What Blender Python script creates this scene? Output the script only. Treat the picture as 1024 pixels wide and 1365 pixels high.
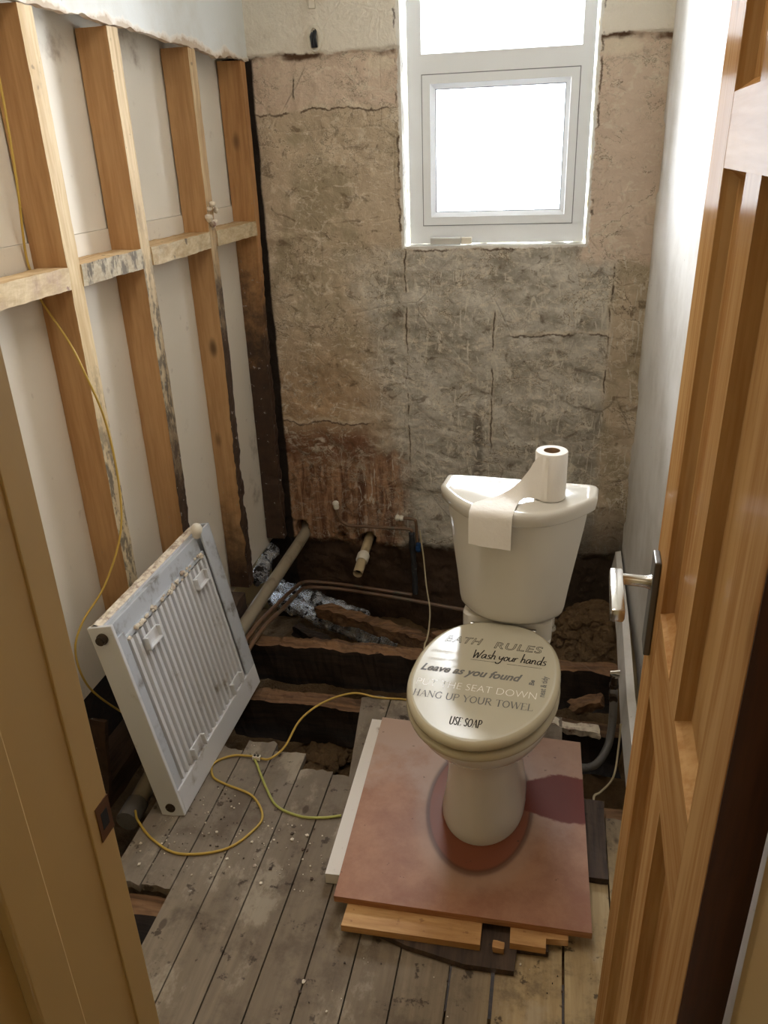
import bpy, bmesh, math, random
from mathutils import Vector, Matrix, noise
random.seed(7)
S = bpy.context.scene
for o in list(bpy.data.objects): bpy.data.objects.remove(o)
COL = S.collection
R = math.radians

# ------------------------------------------------------------------ camera
CAM_H = 1.63
cd = bpy.data.cameras.new('camera'); cam = bpy.data.objects.new('camera', cd); COL.objects.link(cam)
cd.sensor_fit = 'VERTICAL'; cd.sensor_height = 36.0; cd.sensor_width = 27.0
cd.lens = 36.0 * 1060.0 / 1365.0
cd.clip_start = 0.02
xr = Vector((0.9791, 0.2001, -0.0353)); yu = Vector((-0.0509, 0.4110, 0.9102)); zf = Vector((-0.1963, 0.8896, -0.4124))
zf.normalize(); xr = (xr - zf * xr.dot(zf)).normalized(); yu = (-zf).cross(xr)
M = Matrix((( xr.x, yu.x, -zf.x, 0), (xr.y, yu.y, -zf.y, 0), (xr.z, yu.z, -zf.z, CAM_H), (0, 0, 0, 1)))
cam.matrix_world = M
S.camera = cam

# ------------------------------------------------------------------ light
S.view_settings.view_transform = 'Standard'; S.view_settings.look = 'None'
S.view_settings.gamma = 1.0; S.view_settings.use_curve_mapping = False
S.view_settings.exposure = 0.2
w = bpy.data.worlds.new('overcast_sky'); S.world = w; w.use_nodes = True
w.node_tree.nodes['Background'].inputs[0].default_value = (0.86, 0.93, 1.0, 1)
w.node_tree.nodes['Background'].inputs[1].default_value = 6.0
def area(name, loc, rot, sx, sy, power, col):
    l = bpy.data.lights.new(name, 'AREA'); l.shape = 'RECTANGLE'; l.size = sx; l.size_y = sy
    l.energy = power; l.color = col
    o = bpy.data.objects.new(name, l); COL.objects.link(o); o.location = loc; o.rotation_euler = rot
    return o
area('daylight_outside_window', (-0.24, 3.85, 2.30), (R(-80), 0, 0), 1.6, 2.3, 385, (0.90, 0.95, 1.0))
area('hall_fill', (-0.05, -0.55, 2.36), (0, 0, 0), 0.5, 0.5, 1.6, (1.0, 0.80, 0.56))  # dim warm fill added behind the camera, no fitting in view
area('bathroom_fill', (-0.40, 1.40, 2.44), (0, 0, 0), 0.6, 0.6, 7, (1.0, 0.94, 0.87))  # added fill out of view; daylight alone leaves the room dim

# ------------------------------------------------------------------ material nodes
class NT:
    def __init__(s, name):
        s.m = bpy.data.materials.new(name); s.m.use_nodes = True
        s.t = s.m.node_tree; s.b = s.t.nodes['Principled BSDF']
        s.tc = s.t.nodes.new('ShaderNodeTexCoord'); s.co = s.tc.outputs['Object']
    def n(s, kind, **kw):
        nd = s.t.nodes.new(kind)
        for k, v in kw.items(): setattr(nd, k, v)
        return nd
    def put(s, sock, v):
        if v is None: return
        if hasattr(v, 'is_output'): s.t.links.new(v, sock)
        else:
            if sock.type == 'RGBA' and not isinstance(v, (int, float)) and len(v) == 3: v = (*v, 1)
            sock.default_value = v
    def map(s, scale=(1, 1, 1), loc=(0, 0, 0), rot=(0, 0, 0), co=None):
        nd = s.n('ShaderNodeMapping'); s.put(nd.inputs[0], co or s.co)
        nd.inputs['Scale'].default_value = scale; nd.inputs['Location'].default_value = loc; nd.inputs['Rotation'].default_value = rot
        return nd.outputs[0]
    def noise(s, scale=5, detail=4, rough=.55, co=None, dist=0.0):
        nd = s.n('ShaderNodeTexNoise'); s.put(nd.inputs['Vector'], co or s.co)
        nd.inputs['Scale'].default_value = scale; nd.inputs['Detail'].default_value = detail
        nd.inputs['Roughness'].default_value = rough; nd.inputs['Distortion'].default_value = dist
        return nd.outputs['Fac']
    def voro(s, scale=5, co=None, feature='DISTANCE_TO_EDGE'):
        nd = s.n('ShaderNodeTexVoronoi', feature=feature); s.put(nd.inputs['Vector'], co or s.co)
        nd.inputs['Scale'].default_value = scale
        return nd.outputs['Distance']
    def math(s, op, a, b=None, c=None, clamp=False):
        nd = s.n('ShaderNodeMath', operation=op, use_clamp=clamp)
        s.put(nd.inputs[0], a); s.put(nd.inputs[1], b)
        if c is not None: s.put(nd.inputs[2], c)
        return nd.outputs[0]
    def step(s, v, a, b):            # smooth 0..1 between a and b (a may exceed b)
        nd = s.n('ShaderNodeMapRange', interpolation_type='SMOOTHSTEP')
        s.put(nd.inputs['Value'], v)
        lo, hi, t0, t1 = (a, b, 0, 1) if a < b else (b, a, 1, 0)
        nd.inputs['From Min'].default_value = lo; nd.inputs['From Max'].default_value = hi
        nd.inputs['To Min'].default_value = t0; nd.inputs['To Max'].default_value = t1
        return nd.outputs[0]
    def mix(s, f, a, b, mode='MIX'):
        nd = s.n('ShaderNodeMix', data_type='RGBA', blend_type=mode)
        s.put(nd.inputs['Factor'], f); s.put(nd.inputs['A'] if False else nd.inputs[6], a); s.put(nd.inputs[7], b)
        return nd.outputs[2]
    def xyz(s, co=None):
        nd = s.n('ShaderNodeSeparateXYZ'); s.put(nd.inputs[0], co or s.co); return nd.outputs
    def bump(s, h, strength=.3, dist=.01):
        nd = s.n('ShaderNodeBump'); s.put(nd.inputs['Height'], h)
        nd.inputs['Strength'].default_value = strength; nd.inputs['Distance'].default_value = dist
        s.t.links.new(nd.outputs[0], s.b.inputs['Normal'])
    def done(s, col=None, rough=.6, metal=0.0, spec=.5, coat=0.0):
        s.put(s.b.inputs['Base Color'], col); s.put(s.b.inputs['Roughness'], rough); s.put(s.b.inputs['Metallic'], metal)
        s.put(s.b.inputs['Specular IOR Level'], spec); s.put(s.b.inputs['Coat Weight'], coat)
        if coat: s.b.inputs['Coat Roughness'].default_value = .06
        return s.m

def lin(r, g, b):
    f = lambda c: c / 12.92 if c <= .04045 else ((c + .055) / 1.055) ** 2.4
    return (f(r / 255), f(g / 255), f(b / 255))

def m_plain(name, c, rough=.5, metal=0.0, var=.12, scale=8, spec=.5, coat=0.0, bump=0.0, bscale=60):
    k = NT(name); n = k.noise(scale, 5)
    col = k.mix(n, tuple(x * (1 - var) for x in c), tuple(min(1, x * (1 + var)) for x in c))
    if bump: k.bump(k.noise(bscale, 5), bump, .004)
    return k.done(col, rough, metal, spec, coat)

def m_dirty(name, c, dirt, rough=.5, amount=.5, scale=9, bump=.15, spec=.5):
    k = NT(name)
    n = k.noise(scale, 8, .65); f = k.step(n, .62 - .25 * amount, .75)
    f2 = k.step(k.noise(scale * 7, 4, .6), .66, .74)
    f = k.math('MAXIMUM', f, k.math('MULTIPLY', f2, amount))
    k.bump(k.noise(70, 5), bump, .003)
    return k.done(k.mix(f, c, dirt), rough, 0, spec)

def m_wood(name, light, dark, axis=2, stretch=14, scale=9, knots=0.0, rough=.55, coat=0.0, decay=None, spec=.4, bump=.12, stain=0.0, staincol=(.03, .02, .015), mottle=None):
    """axis = grain direction; decay=(z_full, z_none): rot and mould that climbs from the floor"""
    k = NT(name)
    sc = [1.0, 1.0, 1.0]; sc[axis] = 1.0 / stretch
    co = k.map(tuple(sc))
    n1 = k.noise(scale * 2.2, 4, .6, co, 1.2); n2 = k.noise(scale * 13, 3, .6, co, .4)
    g = k.math('ADD', k.math('MULTIPLY', n1, .65), k.math('MULTIPLY', n2, .35))
    col = k.mix(k.step(g, .34, .66), dark, light)
    if knots:
        sk = [1.0, 1.0, 1.0]; sk[axis] = .45
        kc = k.map(tuple(sk), (.31, .17, .23))
        v = k.voro(5.6, kc, 'F1')
        kf = k.math('MULTIPLY', k.step(v, .13, .05), knots)
        col = k.mix(kf, col, tuple(x * .28 for x in dark))
    if stain:
        st = k.step(k.noise(5.5, 7, .7), .62 - .2 * stain, .78)
        st2 = k.step(k.noise(38, 3, .5), .67, .74)
        col = k.mix(k.math('MULTIPLY', k.math('MAXIMUM', st, st2), min(1, .45 + stain * .4)), col, staincol)
    if mottle:
        z = k.xyz()[2]
        mt = k.step(k.noise(34, 7, .72, k.map((1, 1, .45))), .46, .58)
        mz = k.step(k.math('ADD', z, k.math('MULTIPLY', k.math('SUBTRACT', k.noise(8, 5), .5), .4)), mottle[1], mottle[0])
        col = k.mix(k.math('MULTIPLY', mz, .35), col, lin(150, 138, 118))
        col = k.mix(k.math('MULTIPLY', mt, k.math('MULTIPLY', mz, .85)), col, lin(84, 74, 62))
    if decay:
        z = k.xyz()[2]
        zn = k.math('ADD', z, k.math('MULTIPLY', k.math('SUBTRACT', k.noise(9, 6, .7), .5), .9))
        d = k.step(zn, decay[1], decay[0])
        rot = k.mix(k.noise(26, 5, .7), (.012, .008, .006), (.10, .052, .028))
        col = k.mix(d, col, rot)
        sp = k.math('MULTIPLY', k.step(k.noise(42, 3, .6), .66, .70), k.step(z, decay[1] + .4, decay[0]))
        col = k.mix(sp, col, (.35, .32, .28))
    k.bump(g, bump, .004)
    return k.done(col, rough, 0, spec, coat)

# ---------------- wall render (the stripped back wall)
def m_backwall():
    k = NT('stripped_render'); X, Y, Z = k.xyz()
    big = k.noise(2.6, 6, .62); med = k.noise(9, 8, .66, None, .6); fine = k.noise(38, 6, .65)
    wob = k.math('MULTIPLY', k.math('SUBTRACT', k.noise(7, 6, .65), .5), 1.0)
    zw = k.math('ADD', Z, k.math('MULTIPLY', wob, .10)); xw = k.math('ADD', X, k.math('MULTIPLY', wob, .34))
    pink = k.mix(med, lin(204, 180, 160), lin(228, 208, 188))
    grey = k.mix(k.step(k.noise(7, 9, .7, k.map((1, 1, 1.4), (2, 0, 6))), .28, .72), lin(144, 135, 120), lin(216, 209, 196))
    tan = k.mix(med, lin(170, 150, 126), lin(224, 206, 180))
    olive = lin(154, 141, 114)
    col = tan
    # darker damp map in the upper left field
    dm = k.math('MULTIPLY', k.step(k.noise(3.2, 5, .6, k.map((1, 1, 1), (3.1, 0, 1.7))), .46, .60), k.step(zw, 1.80, 1.70))
    col = k.mix(k.math('MULTIPLY', dm, .65), col, olive)
    # grey cement under the window
    wob2 = k.math('SUBTRACT', k.noise(2.4, 7, .68, k.map((1, 1, 1), (5, 0, 2))), .5)
    gf = k.math('MULTIPLY', k.step(k.math('ADD', X, k.math('MULTIPLY', wob2, 1.1)), -.95, -.62), k.step(k.math('ADD', zw, k.math('MULTIPLY', wob2, .12)), 1.29, 1.25))
    gf2 = k.math('MULTIPLY', gf, k.step(k.math('ADD', X, k.math('MULTIPLY', wob, .06)), .24, .19))
    col = k.mix(gf2, col, grey)
    # pinkish skim band right of the window and at the top
    pf = k.math('MAXIMUM', k.math('MULTIPLY', k.step(k.math('ADD', X, k.math('MULTIPLY', wob, .08)), .06, .10), k.step(zw, 1.19, 1.24)), k.step(zw, 1.77, 1.80))
    col = k.mix(k.math('MULTIPLY', pf, .9), col, pink)
    # warm brown at the lower left, then red-brown streaks
    wf = k.math('MULTIPLY', k.step(k.math('ADD', X, k.math('MULTIPLY', wob, .5)), -.60, -.95), k.step(zw, 1.05, .60))
    col = k.mix(k.math('MULTIPLY', wf, .9), col, k.mix(med, lin(150, 116, 84), lin(204, 174, 138)))
    streak = k.noise(30, 4, .7, k.map((1, 1, .10)), .5)
    sf = k.math('MULTIPLY', k.step(k.math('ADD', X, k.math('MULTIPLY', wob, .25)), -.56, -.66), k.step(k.math('ADD', zw, k.math('MULTIPLY', wob, .25)), .42, .34))
    sfc = k.mix(k.step(streak, .36, .66), lin(92, 52, 34), lin(180, 138, 104))
    col = k.mix(k.math('MULTIPLY', sf, .92), col, sfc)
    rb = k.math('MULTIPLY', k.math('MULTIPLY', k.step(zw, .56, .46), k.step(zw, .33, .40)), k.step(k.math('ADD', X, k.math('MULTIPLY', wob, .3)), -.70, -.80))
    col = k.mix(k.math('MULTIPLY', rb, .8), col, lin(116, 70, 46))
    # dark vertical damp run under the window
    vr = k.math('MULTIPLY', k.step(k.math('ABSOLUTE', k.math('ADD', k.math('ADD', X, .295), k.math('MULTIPLY', wob, .05))), .035, .008), k.step(zw, .72, .60))
    col = k.mix(k.math('MULTIPLY', vr, .55), col, lin(70, 56, 44))
    # old plaster lumps, smears and scratches
    ws = k.step(k.noise(14, 8, .74, k.map((1, 1, 1.7), (1, 0, 5), (0, .5, 0)), 1.3), .53, .61)
    col = k.mix(k.math('MULTIPLY', ws, k.math('SUBTRACT', .62, k.math('MULTIPLY', sf, .45))), col, lin(226, 214, 194))
    sc = k.step(k.noise(24, 4, .55, k.map((1, 1, .22), (0, 0, 2), (0, -.5, 0)), 2.2), .585, .62)
    col = k.mix(k.math('MULTIPLY', k.math('MULTIPLY', sc, gf), .75), col, lin(214, 206, 190))
    ds = k.step(k.noise(12, 8, .74, k.map((1, 1, 1.5), (7, 0, 1)), 1.2), .55, .64)
    col = k.mix(k.math('MULTIPLY', ds, k.math('SUBTRACT', .6, k.math('MULTIPLY', pf, .36))), col, lin(98, 78, 58))
    # torn ledges between plaster coats: thin dark contours with a pale lip
    for sc_, off_, lo_ in ((3.4, 0, .5), (6.5, 4, .53), (11, 8, .5)):
        cn = k.noise(sc_, 7, .66, k.map((1, 1, 1.25), (off_, 0, off_)), .5)
        ln = k.math('ABSOLUTE', k.math('SUBTRACT', cn, lo_))
        msk = k.step(k.noise(3.1, 4, .6, k.map((1, 1, 1), (off_ + 1, 0, 3))), .47, .58)
        lip = k.math('MULTIPLY', k.math('MULTIPLY', k.step(cn, lo_, lo_ + .004), k.step(cn, lo_ + .03, lo_ + .006)), msk)
        col = k.mix(k.math('MULTIPLY', lip, .5), col, lin(222, 208, 184))
        col = k.mix(k.math('MULTIPLY', k.math('MULTIPLY', k.step(ln, .0065, .001), msk), .75), col, lin(88, 68, 50))
    # seams where the old coats met
    for vx, za, zb in ((-.592, .30, 1.26), (-.236, .42, 1.02), (-1.005, 1.79, 1.97), (.215, .55, 1.2)):
        d_ = k.math('ABSOLUTE', k.math('ADD', k.math('SUBTRACT', X, vx), k.math('MULTIPLY', wob, .045)))
        m_ = k.math('MULTIPLY', k.math('MULTIPLY', k.step(Z, za, za + .05), k.step(Z, zb + .02, zb)), k.step(k.noise(13, 5, .6), .40, .52))
        col = k.mix(k.math('MULTIPLY', k.math('MULTIPLY', k.step(d_, .016, .006), m_), .35), col, lin(214, 200, 176))
        col = k.mix(k.math('MULTIPLY', k.math('MULTIPLY', k.step(d_, .005, .001), m_), .85), col, lin(74, 56, 40))
    for hz, xa, xb in ((1.778, -1.2, -.6), (.545, -1.2, -.78), (.93, -.2, .25)):
        d_ = k.math('SUBTRACT', zw, hz)
        m_ = k.math('MULTIPLY', k.math('MULTIPLY', k.step(X, xa, xa + .05), k.step(X, xb + .03, xb)), k.step(k.noise(9, 5, .6), .36, .48))
        col = k.mix(k.math('MULTIPLY', k.math('MULTIPLY', k.math('MULTIPLY', k.step(d_, -.001, .004), k.step(d_, .026, .008)), m_), .5), col, lin(220, 204, 180))
        col = k.mix(k.math('MULTIPLY', k.math('MULTIPLY', k.step(k.math('ABSOLUTE', d_), .006, .001), m_), .8), col, lin(80, 60, 44))
    # comb marks of tile adhesive near the window
    cm = k.n('ShaderNodeTexWave', wave_type='BANDS', bands_direction='Z'); k.put(cm.inputs['Vector'], k.co)
    cm.inputs['Scale'].default_value = 17; cm.inputs['Distortion'].default_value = 2.5; cm.inputs['Detail'].default_value = 2
    cmf = k.math('MULTIPLY', k.math('MULTIPLY', k.step(cm.outputs['Fac'], .72, .95), pf), k.step(k.noise(5, 3), .5, .62))
    col = k.mix(k.math('MULTIPLY', cmf, .22), col, lin(222, 204, 180))
    crack = k.step(k.voro(2.6, k.map((1, 1, 1), (0, 0, 0), (0, .2, 0), k.mix(.08, k.co, k.n('ShaderNodeTexNoise').outputs['Color']))), .010, .003)
    col = k.mix(k.math('MULTIPLY', k.math('MULTIPLY', crack, k.step(k.noise(3, 4), .5, .6)), .3), col, lin(78, 60, 44))
    # cut edge at the top: dark line then old paint
    top = k.math('ADD', Z, k.math('MULTIPLY', k.math('SUBTRACT', k.noise(11, 6, .65), .5), .045))
    edge = k.math('MULTIPLY', k.step(top, 1.945, 1.958), k.step(top, 1.985, 1.97))
    col = k.mix(k.math('MULTIPLY', edge, k.step(k.noise(6, 4), .40, .55)), col, lin(104, 78, 58))
    skim = k.math('MULTIPLY', k.math('MULTIPLY', k.step(top, 1.90, 1.92), k.step(top, 1.965, 1.95)), k.step(k.noise(5, 4, .6, k.map((1, 1, 1), (2, 0, 0))), .52, .58))
    col = k.mix(k.math('MULTIPLY', skim, .8), col, lin(226, 212, 190))
    paint = k.mix(k.step(k.noise(6, 7, .65), .5, .8), lin(238, 230, 216), lin(222, 210, 192))
    col = k.mix(k.step(top, 1.966, 1.974), col, paint)
    # broken white plaster rim round the window opening
    dx = k.math('SUBTRACT', k.math('ABSOLUTE', k.math('SUBTRACT', X, -.246)), .350)
    dz = k.math('SUBTRACT', 1.283, Z)
    dd = k.math('ADD', k.math('MAXIMUM', dx, dz), k.math('MULTIPLY', k.math('SUBTRACT', k.noise(30, 5, .7), .5), .03))
    col = k.mix(k.step(dd, .013, .006), col, lin(236, 232, 224))
    ddk = k.math('MULTIPLY', k.math('MULTIPLY', k.step(dd, .010, .014), k.step(dd, .022, .016)), k.step(k.noise(14, 4), .5, .58))
    col = k.mix(k.math('MULTIPLY', ddk, .8), col, lin(70, 52, 40))
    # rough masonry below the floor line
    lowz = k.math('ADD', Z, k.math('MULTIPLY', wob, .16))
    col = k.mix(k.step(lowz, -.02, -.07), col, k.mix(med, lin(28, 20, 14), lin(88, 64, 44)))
    # shade of the gap beside the corner stud, painted as a dark strip
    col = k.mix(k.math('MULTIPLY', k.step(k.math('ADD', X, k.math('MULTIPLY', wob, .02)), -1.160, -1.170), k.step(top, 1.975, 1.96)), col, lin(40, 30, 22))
    # damp right foot of the wall
    rf = k.math('MULTIPLY', k.step(X, -.05, .12), k.step(zw, .25, -.02))
    col = k.mix(k.math('MULTIPLY', rf, .75), col, lin(66, 54, 42))
    h = k.math('ADD', k.math('MULTIPLY', med, .7), k.math('ADD', k.math('MULTIPLY', fine, .3), k.math('MULTIPLY', crack, -.05)))
    k.bump(h, 1.0, .018)
    return k.done(col, .82, 0, .3)

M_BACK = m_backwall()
def m_paint(name, c, c2, peel=None):
    k = NT(name); X, Y, Z = k.xyz()
    col = k.mix(k.step(k.noise(3.5, 6, .6), .4, .7), c, c2)
    sp = k.step(k.noise(48, 3, .6), .71, .75)
    col = k.mix(k.math('MULTIPLY', sp, .5), col, lin(120, 104, 88))
    if peel is not None:
        t = k.math('ADD', Z, k.math('MULTIPLY', k.math('SUBTRACT', k.noise(8, 7, .66), .5), .10))
        p = k.step(t, peel + .022, peel + .012)
        col = k.mix(p, col, k.mix(k.noise(20, 5), lin(176, 152, 128), lin(206, 190, 168)))
        e = k.math('MULTIPLY', k.step(t, peel + .006, peel + .012), k.step(t, peel + .026, peel + .020))
        col = k.mix(k.math('MULTIPLY', e, .55), col, lin(236, 230, 220))
    k.bump(k.noise(26, 6, .6), .18, .006)
    return k.done(col, .6, 0, .35)
M_PAINT_L = m_paint('left_wall_paint', lin(222, 224, 222), lin(208, 206, 198), 1.953)
M_PAINT_R = m_paint('right_wall_paint', lin(228, 224, 218), lin(206, 200, 190))
M_PAINT_H = m_paint('hall_paint', lin(200, 182, 140), lin(186, 168, 128))
M_CEIL = m_plain('ceiling_paint', lin(226, 220, 206), .8, var=.04)
M_PANEL = m_dirty('inner_hardboard', lin(228, 220, 205), lin(150, 128, 104), .6, .12, 3.0, .05, .4)
M_PANEL2 = m_dirty('lower_hardboard', lin(220, 210, 193), lin(128, 106, 84), .6, .22, 3.0, .05, .4)
M_STUD = m_wood('stud_pine', lin(194, 154, 108), lin(166, 124, 80), 2, 14, 7, .9, .6, 0, (-.05, .5))
M_STUDF = m_wood('stud_front_edge', lin(226, 204, 164), lin(196, 166, 120), 2, 14, 7, .6, .65, 0, (-.1, .5), stain=.1, staincol=lin(100, 84, 66), mottle=(.85, 1.2))
M_STUDF2 = m_wood('stud_front_rotten', lin(220, 196, 156), lin(176, 146, 104), 2, 14, 7, .6, .7, 0, (.55, 1.1), stain=.3, staincol=lin(80, 66, 52), mottle=(1.25, 1.55))
M_STUDF3 = m_wood('stud_front_black_rot', lin(216, 190, 150), lin(170, 138, 98), 2, 14, 7, .6, .7, 0, (.95, 1.35), stain=.2, staincol=lin(70, 56, 44), mottle=(1.1, 1.45))
M_STUDD = m_wood('rotten_stud', lin(192, 146, 96), lin(160, 112, 68), 2, 14, 7, .8, .7, 0, (.85, 1.35))
M_NOG = m_wood('noggin_pine', lin(214, 188, 146), lin(176, 140, 96), 1, 12, 7, .3, .65, stain=.1)
M_NOGF = m_wood('noggin_plaster_face', lin(214, 196, 162), lin(178, 152, 114), 1, 3, 9, 0, .7, stain=.75, staincol=lin(92, 80, 70))
M_NOGF2 = m_wood('noggin_mouldy_face', lin(210, 196, 168), lin(170, 150, 120), 1, 3, 12, 0, .7, mottle=(3, 4))
M_NOGF1 = m_wood('noggin_purple_face', lin(226, 206, 170), lin(196, 172, 134), 1, 4, 9, 0, .7, stain=.75, staincol=lin(150, 112, 116))
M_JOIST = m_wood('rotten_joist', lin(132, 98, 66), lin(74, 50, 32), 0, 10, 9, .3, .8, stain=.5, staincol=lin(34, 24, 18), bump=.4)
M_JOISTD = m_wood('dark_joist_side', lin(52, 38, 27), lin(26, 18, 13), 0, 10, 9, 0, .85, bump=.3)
M_LOOSE = m_wood('packing_timber', lin(204, 160, 104), lin(172, 124, 72), 0, 9, 9, .5, .6, stain=.1, staincol=lin(110, 60, 30))
M_DARKT = m_wood('dark_old_timber', lin(84, 66, 52), lin(52, 40, 32), 1, 9, 9, .4, .75, stain=.4, staincol=lin(40, 32, 28), bump=.3)
M_WHITEB = m_dirty('white_painted_strip', lin(224, 216, 206), lin(140, 112, 92), .5, .22, 14, .05)
M_DOOR = m_wood('varnished_pine', lin(186, 146, 96), lin(156, 110, 64), 2, 16, 8, .9, .5, .0, spec=.0, bump=.03)
M_DOORH = m_wood('varnished_pine_rail', lin(186, 146, 96), lin(158, 112, 66), 1, 16, 8, .3, .5, .0, spec=.0, bump=.03)
M_DOORE = m_wood('shaded_door_edge', lin(86, 48, 26), lin(64, 34, 18), 2, 16, 8, .3, .45, 0)  # hinge edge: its shade is put into a darker pine colour
M_JAMB = m_plain('cream_gloss_paint', lin(184, 156, 104), .38, var=.04, scale=3, bump=.03)
M_CER = m_plain('white_ceramic', lin(206, 200, 188), .10, var=.01, scale=2, spec=.5)
M_SEAT = m_plain('cream_toilet_seat', lin(184, 172, 144), .16, var=.015, scale=3)
M_LID = m_plain('printed_lid_face', lin(190, 182, 160), .24, var=.015, scale=3, spec=1.0)
M_INKD = m_plain('dark_lettering', lin(52, 48, 44), .5, var=.05, spec=.1)
M_INKG = m_plain('grey_lettering', lin(112, 110, 106), .5, var=.05, spec=.1)
M_INKL = m_plain('pale_lettering', lin(176, 166, 146), .5, var=.05, spec=.1)
M_INKW = m_plain('white_lettering', lin(240, 238, 230), .5, var=.02)
M_PAPER = m_plain('tissue_paper', lin(236, 230, 222), .9, var=.03, scale=30, bump=.25, bscale=120)
M_CARD = m_plain('roll_core_card', lin(150, 120, 90), .9)
M_RAD = m_dirty('radiator_enamel', lin(214, 214, 216), lin(150, 140, 128), .35, .18, 9, .04)
M_RADG = m_dirty('dusty_convector', lin(186, 190, 196), lin(112, 104, 96), .45, .5, 14, .04)
M_CRUST = m_dirty('plaster_crust', lin(222, 210, 190), lin(112, 70, 50), .85, .7, 30, .8)
M_CAPD = m_plain('dark_valve', lin(70, 58, 46), .4, .6)
M_CAPW = m_plain('white_plastic', lin(226, 218, 202), .4, var=.06, scale=30)
M_WASTE = m_dirty('grey_waste_pipe', lin(150, 138, 118), lin(106, 90, 70), .5, .4, 8, .05)
M_STUB = m_dirty('beige_waste_pipe', lin(186, 166, 130), lin(120, 96, 66), .5, .4, 14, .05)
M_COPPER = m_dirty('tarnished_copper', lin(112, 84, 62), lin(74, 84, 72), .45, .5, 16, .05)
M_BLACKP = m_dirty('dark_lagged_pipe', lin(44, 44, 46), lin(96, 96, 90), .7, .3, 40, .6)
M_YEL = m_plain('yellow_cable', lin(190, 158, 72), .5, var=.08)
M_EARTHC = m_plain('green_yellow_cable', lin(172, 172, 92), .5, var=.12, scale=40)
M_CABW = m_plain('dusty_white_cable', lin(186, 170, 136), .6, var=.1)
M_BLUE = m_plain('blue_valve', lin(30, 66, 110), .5)
M_CHROME = m_plain('satin_chrome', lin(200, 196, 188), .22, 1.0, var=.04)
M_STEEL = m_plain('dull_steel', lin(112, 108, 102), .42, .85, var=.1)
M_ALU = m_plain('bright_aluminium', lin(206, 206, 204), .3, .35)
M_UPVC = m_plain('white_upvc', lin(240, 243, 246), .3, var=.015, scale=2)
M_GASKET = m_plain('grey_gasket', lin(120, 124, 130), .6)
M_REVEAL = m_dirty('broken_white_plaster', lin(236, 234, 228), lin(120, 96, 76), .8, .15, 16, .5)
M_BLACK = m_plain('black_void', (.006, .005, .004), .95, var=.2)
M_HOSE = m_dirty('grey_hose', lin(104, 100, 96), lin(60, 54, 48), .6, .3, 20, .05)
M_BRONZE = m_plain('brown_strike_plate', lin(92, 58, 32), .4, .5)
M_SLEEVE = m_plain('dark_cable_sleeve', lin(48, 52, 60), .55)

def m_foil():
    k = NT('foil_lagging')
    d = k.step(k.noise(20, 8, .76), .50, .56)
    col = k.mix(d, lin(226, 232, 240), lin(34, 28, 24))
    k.bump(k.noise(34, 6, .7), 1.0, .02)
    return k.done(col, k.math('ADD', .2, k.math('MULTIPLY', d, .6)), k.math('MULTIPLY', k.math('SUBTRACT', 1, d), .9), .5)
M_FOIL = m_foil()
def m_soil():
    k = NT('soil'); n = k.noise(12, 9, .72)
    col = k.mix(n, lin(56, 42, 30), lin(150, 120, 86))
    k.bump(k.noise(30, 8, .7), 1.0, .03)
    return k.done(col, .95, 0, .1)
M_SOIL = m_soil()
def m_planks():
    k = NT('old_floorboards'); X, Y, Z = k.xyz()
    co = k.map((1, 1 / 14, 1))
    g = k.noise(20, 5, .65, co, .8); g2 = k.noise(90, 3, .6, co, .3)
    gg = k.math('ADD', k.math('MULTIPLY', g, .6), k.math('MULTIPLY', g2, .4))
    col = k.mix(k.step(gg, .2, .8), lin(112, 98, 82), lin(148, 132, 110))
    toned = k.math('MULTIPLY', k.step(X, -.12, .02), k.step(Y, 1.75, 1.5))  # paler, yellower boards towards the near right
    col = k.mix(k.math('MULTIPLY', toned, .65), col, k.mix(k.step(gg, .3, .7), lin(182, 152, 104), lin(216, 190, 142)))
    grey = k.step(k.math('ADD', Y, k.math('MULTIPLY', X, -.55)), 1.35, 2.1)
    col = k.mix(k.math('MULTIPLY', grey, .6), col, k.mix(k.noise(14, 6, .7), lin(104, 95, 86), lin(146, 138, 128)))
    tint = k.noise(7, 1, .5, k.map((1, .04, 1), (3, 0, 0)))
    col = k.mix(k.math('MULTIPLY', k.step(tint, .42, .60), .35), col, lin(96, 80, 62))
    st = k.step(k.noise(5.5, 8, .72), .48, .64)
    col = k.mix(k.math('MULTIPLY', st, .62), col, lin(88, 74, 60))
    lt = k.step(k.noise(7, 7, .7, k.map((1, .6, 1), (9, 3, 0))), .54, .66)
    col = k.mix(k.math('MULTIPLY', lt, .4), col, lin(188, 176, 156))
    sp = k.step(k.noise(21, 5, .62), .60, .66)
    col = k.mix(k.math('MULTIPLY', sp, .8), col, lin(58, 46, 36))
    kn = k.step(k.voro(8, k.map((1, .55, 1), (.4, .3, 0)), 'F1'), .085, .05)
    col = k.mix(k.math('MULTIPLY', kn, .65), col, lin(56, 42, 32))
    wsp = k.math('MULTIPLY', k.step(k.noise(26, 4, .6, k.map((1, 1, 1), (4, 2, 0))), .68, .72), grey)
    col = k.mix(wsp, col, lin(206, 198, 186))
    k.bump(k.math('ADD', k.math('MULTIPLY', gg, .6), k.math('MULTIPLY', k.noise(20, 6), .6)), .3, .004)
    return k.done(col, .72, 0, .3)
M_PLANK = m_planks()
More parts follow.
